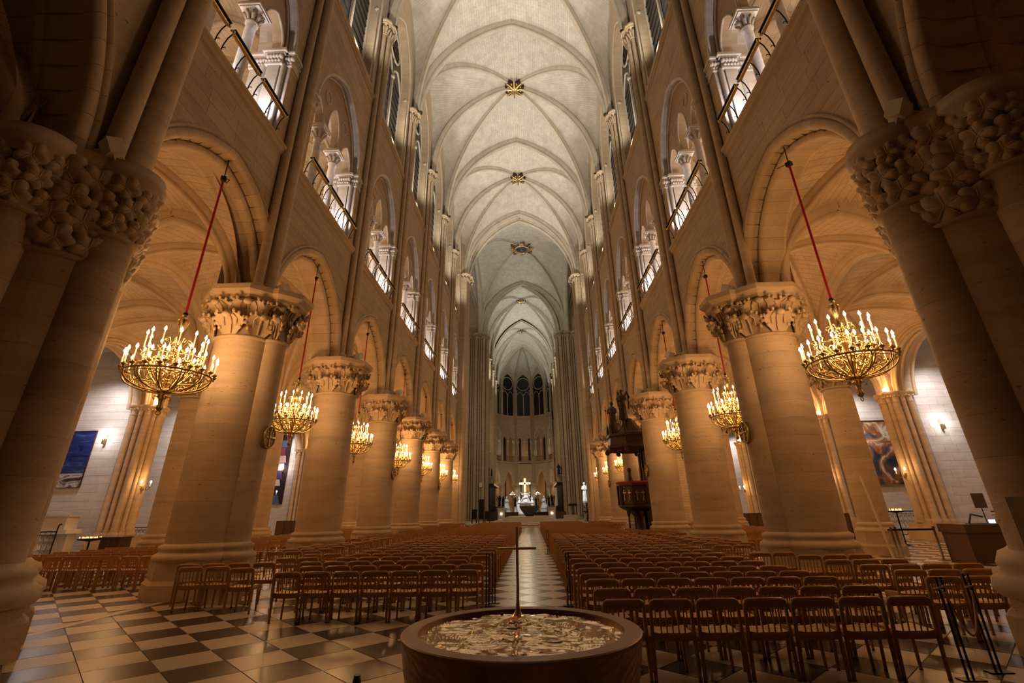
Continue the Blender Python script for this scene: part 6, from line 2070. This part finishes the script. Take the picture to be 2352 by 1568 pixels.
e = painting(-23.5, yw(-1, 6), 2.6, 2.2, 6.2, 'abstract_tapestry', 'tall dark hanging with angular blue, white and pink shapes in left chapel', [(1.0, plain('tapestry_ground', (0.022, 0.006, 0.012), 0.8))])
rnd = random.Random(12)
pc = [plain('patch_%d' % i, c, 0.7) for i, c in enumerate([(0.04, 0.07, 0.16), (0.16, 0.02, 0.04), (0.42, 0.27, 0.24), (0.5, 0.48, 0.48), (0.06, 0.04, 0.12), (0.65, 0.6, 0.58), (0.02, 0.02, 0.04), (0.08, 0.16, 0.30)])]
for i in range(8):
    z = 5.35 - i * 0.70
    x0, x1 = -0.95 + rnd.uniform(0, .15), 0.78 + rnd.uniform(-.15, .1)
    q = rnd.uniform(-.25, .25)
    mb = MB(); v = [(x0, z - 0.35), (x1, z - 0.35 + q * .5), (x1 - abs(q), z + 0.32), (x0 + abs(q) * .5, z + 0.35 - q * .3)]
    mb.add([(x, -0.035, zz) for x, zz in v] + [(x, -0.02, zz) for x, zz in v], [(0, 1, 2, 3), (0, 4, 5, 1), (1, 5, 6, 2), (2, 6, 7, 3), (3, 7, 4, 0)])
    mb.obj('woven_patch', pc[i], e)
painting(23.6, yw(1, 4), 2.9, 2.6, 4.0, 'oil_painting', 'old oil painting of draped figures in a gilt frame, right chapel wall', [(1.0, OIL)], BRASS, 0.09)
painting(-23.4, yw(-1, 7), 2.3, 3.0, 2.6, 'crowd_painting', 'wide dark painting with many small pale figures, far left chapel', [(1.0, CROWD)], BRASS, 0.06)
# tomb-like altar in the first visible left chapel
e = tag(empty('chapel_altar', (-22.9, 25.0, 0)), 'white carved stone altar box on a baluster pedestal in the left chapel', 'altar')
mb = MB(); mb.box(-1.0, 1.0, -0.45, 0.45, 1.02, 1.2); mb.obj('slab', MARBLE, e)
mb = MB(); mb.box(-0.9, 0.75, -0.35, 0.35, 1.2, 1.78); mb.box(-1.0, 0.85, -0.4, 0.4, 1.78, 1.84); mb.obj('chest', BOXW, e)
mb = MB(); mb.lathe([(0.3, 0), (0.3, 0.1), (0.15, 0.2), (0.24, 0.5), (0.12, 0.8), (0.25, 1.0)], 14, (-0.4, -0.2, 0)); mb.obj('baluster', MARBLE, e)
mb = MB(); mb.box(-0.1, 0.8, -0.1, 0.4, 0, 1.02); mb.obj('support', PALE, e)
def iron_railing(x0, x1, y, h, lb):
    e = tag(empty('iron_railing', ((x0 + x1) / 2, y, 0)), lb, 'railing')
    w_ = x1 - x0
    mb = MB()
    mb.tube([(-w_ / 2, 0, h), (w_ / 2, 0, h)], 0.025, 5); mb.tube([(-w_ / 2, 0, 0.1), (w_ / 2, 0, 0.1)], 0.02, 5); mb.tube([(-w_ / 2, 0, h - 0.14), (w_ / 2, 0, h - 0.14)], 0.014, 5)
    mb.tube([(w_ / 2, 0, 0), (w_ / 2, 0, h + 0.1), (w_ / 2 + 0.02, 0, h + 0.28), (w_ / 2 + 0.1, 0, h + 0.32), (w_ / 2 + 0.14, 0, h + 0.3)], 0.03, 5)
    mb.obj('rail', IRON, e)
    mb = MB()
    n = int(w_ / 0.24)
    for i in range(n):
        cx_ = -w_ / 2 + w_ * (i + 0.5) / n
        mb.tube([(cx_ + 0.12, 0, 0.1), (cx_ + 0.12, 0, h)], 0.010, 4)
        for zc, r, sg in ((0.28, 0.10, 1), (0.58, 0.10, -1), (0.80, 0.07, 1)):
            mb.tube([(cx_ + sg * r * (1 - .75 * t / 11) * cos(t * .9), 0, zc * h + r * (1 - .75 * t / 11) * sin(t * .9)) for t in range(12)], 0.010, 4)
    mb.obj('scrollwork', IRON, e)
for k in (2, 3, 4, 5):
    iron_railing(-CX - 4.2, -CX - 0.7 + 0.2, yk(-1, k) - 3.0, 1.15, 'black scrolled iron railing of the %s chapel on the left' % ORD[k])
    iron_railing(CX + 0.5, CX + 4.0, yk(1, k) - 3.0, 1.35, 'black scrolled iron railing of the %s chapel on the right' % ORD[k])
# small furniture in the left aisle
e = tag(empty('votive_stand', (-17.2, 20.6, 0)), 'round stand of small lit votive candles in the left aisle', 'candle stand')
mb = MB(); mb.lathe([(0.25, 0), (0.2, 0.04), (0.03, 0.1), (0.03, 0.85), (0.4, 0.9), (0.42, 0.95)], 16); mb.obj('stand', IRON, e)
mb = MB()
for t in range(26):
    a, r = t * 2.4, 0.38 * sqrt(t / 26)
    mb.lathe([(0.014, 0.97), (0.014, 1.0), (0.0, 1.03)], 6, (r * cos(a), r * sin(a), 0))
mb.obj('votive_lights', VOTIVE, e)
point(-17.7, 20.4, 1.3, 10, WARM, 0.2, 'votive_glow')
e = tag(empty('dark_cabinet', (-16.2, 20.7, 0)), 'dark wooden cabinet beside the votive candle stand, left aisle', 'cabinet')
mb = MB(); mb.box(-0.4, 0.4, -0.3, 0.3, 0, 0.95); mb.box(-0.44, 0.44, -0.34, 0.34, 0.95, 1.0); mb.obj('body', DWOOD, e)
mb = MB(); mb.box(-0.02, 0.02, -0.32, -0.3, 0.1, 0.9); mb.obj('door_edge', MWOOD, e)
e = tag(empty('votive_stand', (17.2, 24.5, 0)), 'round stand of lit votive candles beyond the right aisle column', 'candle stand')
mb = MB(); mb.lathe([(0.25, 0), (0.2, 0.04), (0.03, 0.1), (0.03, 1.35), (0.3, 1.4), (0.32, 1.45)], 16); mb.obj('stand', IRON, e)
mb = MB()
for t in range(12):
    a, r = t * 2.4, 0.26 * sqrt(t / 12)
    mb.lathe([(0.02, 1.45), (0.02, 1.5), (0.0, 1.56)], 6, (r * cos(a), r * sin(a), 0))
mb.obj('votive_lights', VOTIVE, e)

# ================================================================== ROPE POSTS, DESK AND DISPLAY IN THE RIGHT AISLE
def stanchion(x, y, lb, h=0.92, lean=0.0):
    e = tag(empty('rope_post', (x, y, 0)), lb, 'post', 'black rope posts')
    mb = MB(); mb.tube([(0, 0, 0.012), (lean, 0, h)], 0.012, 8); mb.obj('pole', BLACK, e)
    mb = MB(); mb.tube([(0.055, 0.0, 0.012), (0.055 + lean, 0, h)], 0.012, 8); mb.obj('pole', BLACK, e)
    mb = MB(); mb.box(-0.09, 0.15, -0.06, 0.06, 0, 0.012); mb.obj('foot', BLACK, e)
    return e
stanchion(-0.46, 10.9, 'black rope post at the aisle end of the left chair block')
stanchion(-0.36, 11.2, 'second black rope post just behind the one ending the left block')
stanchion(1.14, 10.85, 'black rope post wrapped with rope at the aisle, right block')
stanchion(1.12, 23.0, 'slim black post further up the aisle on the right')
a1 = stanchion(5.02, 6.35, 'near black rope post at the outer end of the front row', 0.95)
a2 = stanchion(5.52, 6.60, 'second black rope post right of the front row end', 0.95)
mb = MB(); mb.tube([(1.12, 10.78, 0.02)] + [(1.12 + 0.02 * sin(t * 2.2), 10.78 + 0.02 * cos(t * 2.2), 0.1 + 0.09 * t) for t in range(9)], 0.018, 6)
tag(mb.obj('coiled_rope', ROPE), 'natural fibre rope wound down the aisle post of the right block', 'rope')
mb = MB()
pts = []
for t in range(25):
    q = t / 24
    pts.append((5.05 + 0.50 * q, 6.32 + 0.26 * q, 0.80 - 0.42 * 4 * q * (1 - q) - 0.02 * q))
mb.tube(pts, 0.012, 6)
mb.tube([(5.02 + 0.05 * cos(t), 6.35 + 0.05 * sin(t), 0.80 + 0.01 * t) for t in range(7)], 0.012, 6)
mb.tube([(5.56 + 0.05 * cos(t), 6.60 + 0.05 * sin(t), 0.78 + 0.01 * t) for t in range(7)], 0.012, 6)
tag(mb.obj('slack_rope', ROPE), 'slack golden rope hanging between the two near posts', 'rope')
e = tag(empty('reception_desk', (15.0, 17.6, 0)), 'large brown wooden reception desk in the right aisle', 'desk')
mb = MB(); mb.box(-0.9, 2.6, -0.5, 0.5, 0, 0.85); mb.obj('counter', MWOOD, e)
mb = MB(); mb.box(-0.95, 0.25, -0.55, 0.55, 0.85, 1.10); mb.obj('raised_section', MWOOD, e)
mb = MB(); mb.box(0.2, 2.7, -0.58, 0.58, 0.85, 0.90); mb.obj('worktop', OAK, e)
e = tag(empty('computer_screen', (14.9, 17.5, 1.10)), 'small black screen on the reception desk with a lit display', 'screen')
mb = MB(); mb.box(-0.3, 0.25, -0.15, 0.15, 0, 0.02); mb.tube([(-0.3, 0, 0), (-0.15, 0, 0.28), (0.2, 0, 0.2)], 0.03, 6); mb.obj('stand', BLACK, e)
mb = MB(); mb.box(0.22, 0.42, -0.16, -0.14, 0.02, 0.12); mb.obj('display', SCREEN, e)
e = tag(empty('desk_chair', (17.0, 18.9, 0)), 'grey padded office chair behind the reception desk', 'chair')
mb = MB(); mb.box(-0.25, 0.25, -0.25, 0.25, 0.45, 0.53); mb.obj('seat', GREY, e)
mb = MB(); mb.lathe([(0.2, 0.6), (0.26, 0.8), (0.22, 1.15), (0.1, 1.2)], 12, (0, 0.2, 0), sy=0.3); mb.obj('backrest', GREY, e)
mb = MB(); mb.lathe([(0.3, 0), (0.04, 0.06), (0.04, 0.45)], 8); mb.obj('pedestal', BLACK, e)
for i, (x, y) in enumerate(((12.35, 17.9), (12.75, 18.3), (13.95, 18.2))):
    e = tag(empty('barrier_post', (x, y, 0)), 'grey metal belt barrier post before the desk, %s of three' % ('left', 'middle', 'right')[i], 'post')
    mb = MB(); mb.lathe([(0.17, 0), (0.16, 0.02), (0.035, 0.03), (0.035, 0.93), (0.045, 0.94), (0.045, 1.02)], 12); mb.obj('pole', GREY, e)
    mb = MB(); mb.box(-0.03, 0.03, -0.03, 0.03, 0.94, 1.0); mb.obj('belt_cassette', BLACK, e)
mb = MB(); mb.box(12.4, 13.9, 18.15, 18.16, 0.90, 0.96); tag(mb.obj('barrier_belt', BLACK), 'black belt stretched between the barrier posts', 'belt')
e = tag(empty('display_board', (14.6, 22.0, 0)), 'dark information board on a stand by the right aisle column', 'board')
mb = MB(); mb.box(-0.45, 0.45, -0.03, 0.03, 0.75, 1.45); mb.obj('panel', BLACK, e)
mb = MB(); mb.box(0.2, 0.26, -0.03, 0.03, 0, 0.8); mb.box(0.0, 0.45, -0.2, 0.2, 0, 0.02); mb.obj('stand', BLACK, e)
e = tag(empty('leaning_pole', (11.35, 17.0, 0)), 'long pale pole standing left of the right aisle column', 'pole')
mb = MB(); mb.tube([(0.25, 0, 0.02), (0.0, 0.1, 2.6)], 0.035, 8); mb.lathe([(0.25, 0), (0.25, 0.02)], 14, (0.25, 0, 0)); mb.obj('pole', BOXW, e)
e = tag(empty('music_stand', (21.9, 25.5, 0)), 'small brown panel on a thin stand in the right chapel', 'stand')
mb = MB(); mb.box(-0.28, 0.28, -0.02, 0.02, 1.5, 2.15); mb.obj('panel', MWOOD, e)
mb = MB(); mb.tube([(0, 0, 0), (0, 0, 1.5)], 0.02, 6); mb.obj('stand', IRON, e)
mb = MB(); mb.box(-0.17, 0.17, -0.012, 0.012, -0.32, 0.32)
e = tag(empty('wall_panel', (6.50, 6.52, 1.45), -0.62), 'flat framed panel fixed on the near right pier', 'panel')
mb.obj('board', STONE, e)
e = tag(empty('vent_box', (-6.15, 11.55, 0), 0.0), 'low cream ventilation box at the foot of the first left column', 'box')
mb = MB(); mb.box(-0.45, 0.35, -0.16, 0.16, 0, 0.42); mb.obj('body', BOXW, e)
e = tag(empty('wooden_bench', (-9.0, 22.9, 0)), 'pale wooden bench end between the left columns', 'bench')
mb = MB(); mb.box(-0.5, 0.5, -0.2, 0.2, 0.4, 0.47); mb.box(-0.5, -0.42, -0.2, 0.2, 0, 0.4); mb.box(0.42, 0.5, -0.2, 0.2, 0, 0.4); mb.obj('body', OAK, e)
for sd in (-1, 1):
    for i, y in enumerate((30, 38)):
        e = tag(empty('confessional', (sd * 17.2, y + 0.5, 0)), 'dark wooden cabinet deep in the %s aisle, %s one' % (SIDE[sd], ('nearer', 'farther')[i]), 'cabinet')
        mb = MB(); mb.box(-1.2, 1.2, -0.4, 0.4, 0, 1.3); mb.obj('body', DWOOD, e)
        for t in range(4):
            mb = MB(); mb.box(-1.1 + 0.56 * t, -0.6 + 0.56 * t, -0.43, -0.4, 0.1, 1.2); mb.obj('door', MWOOD, e)
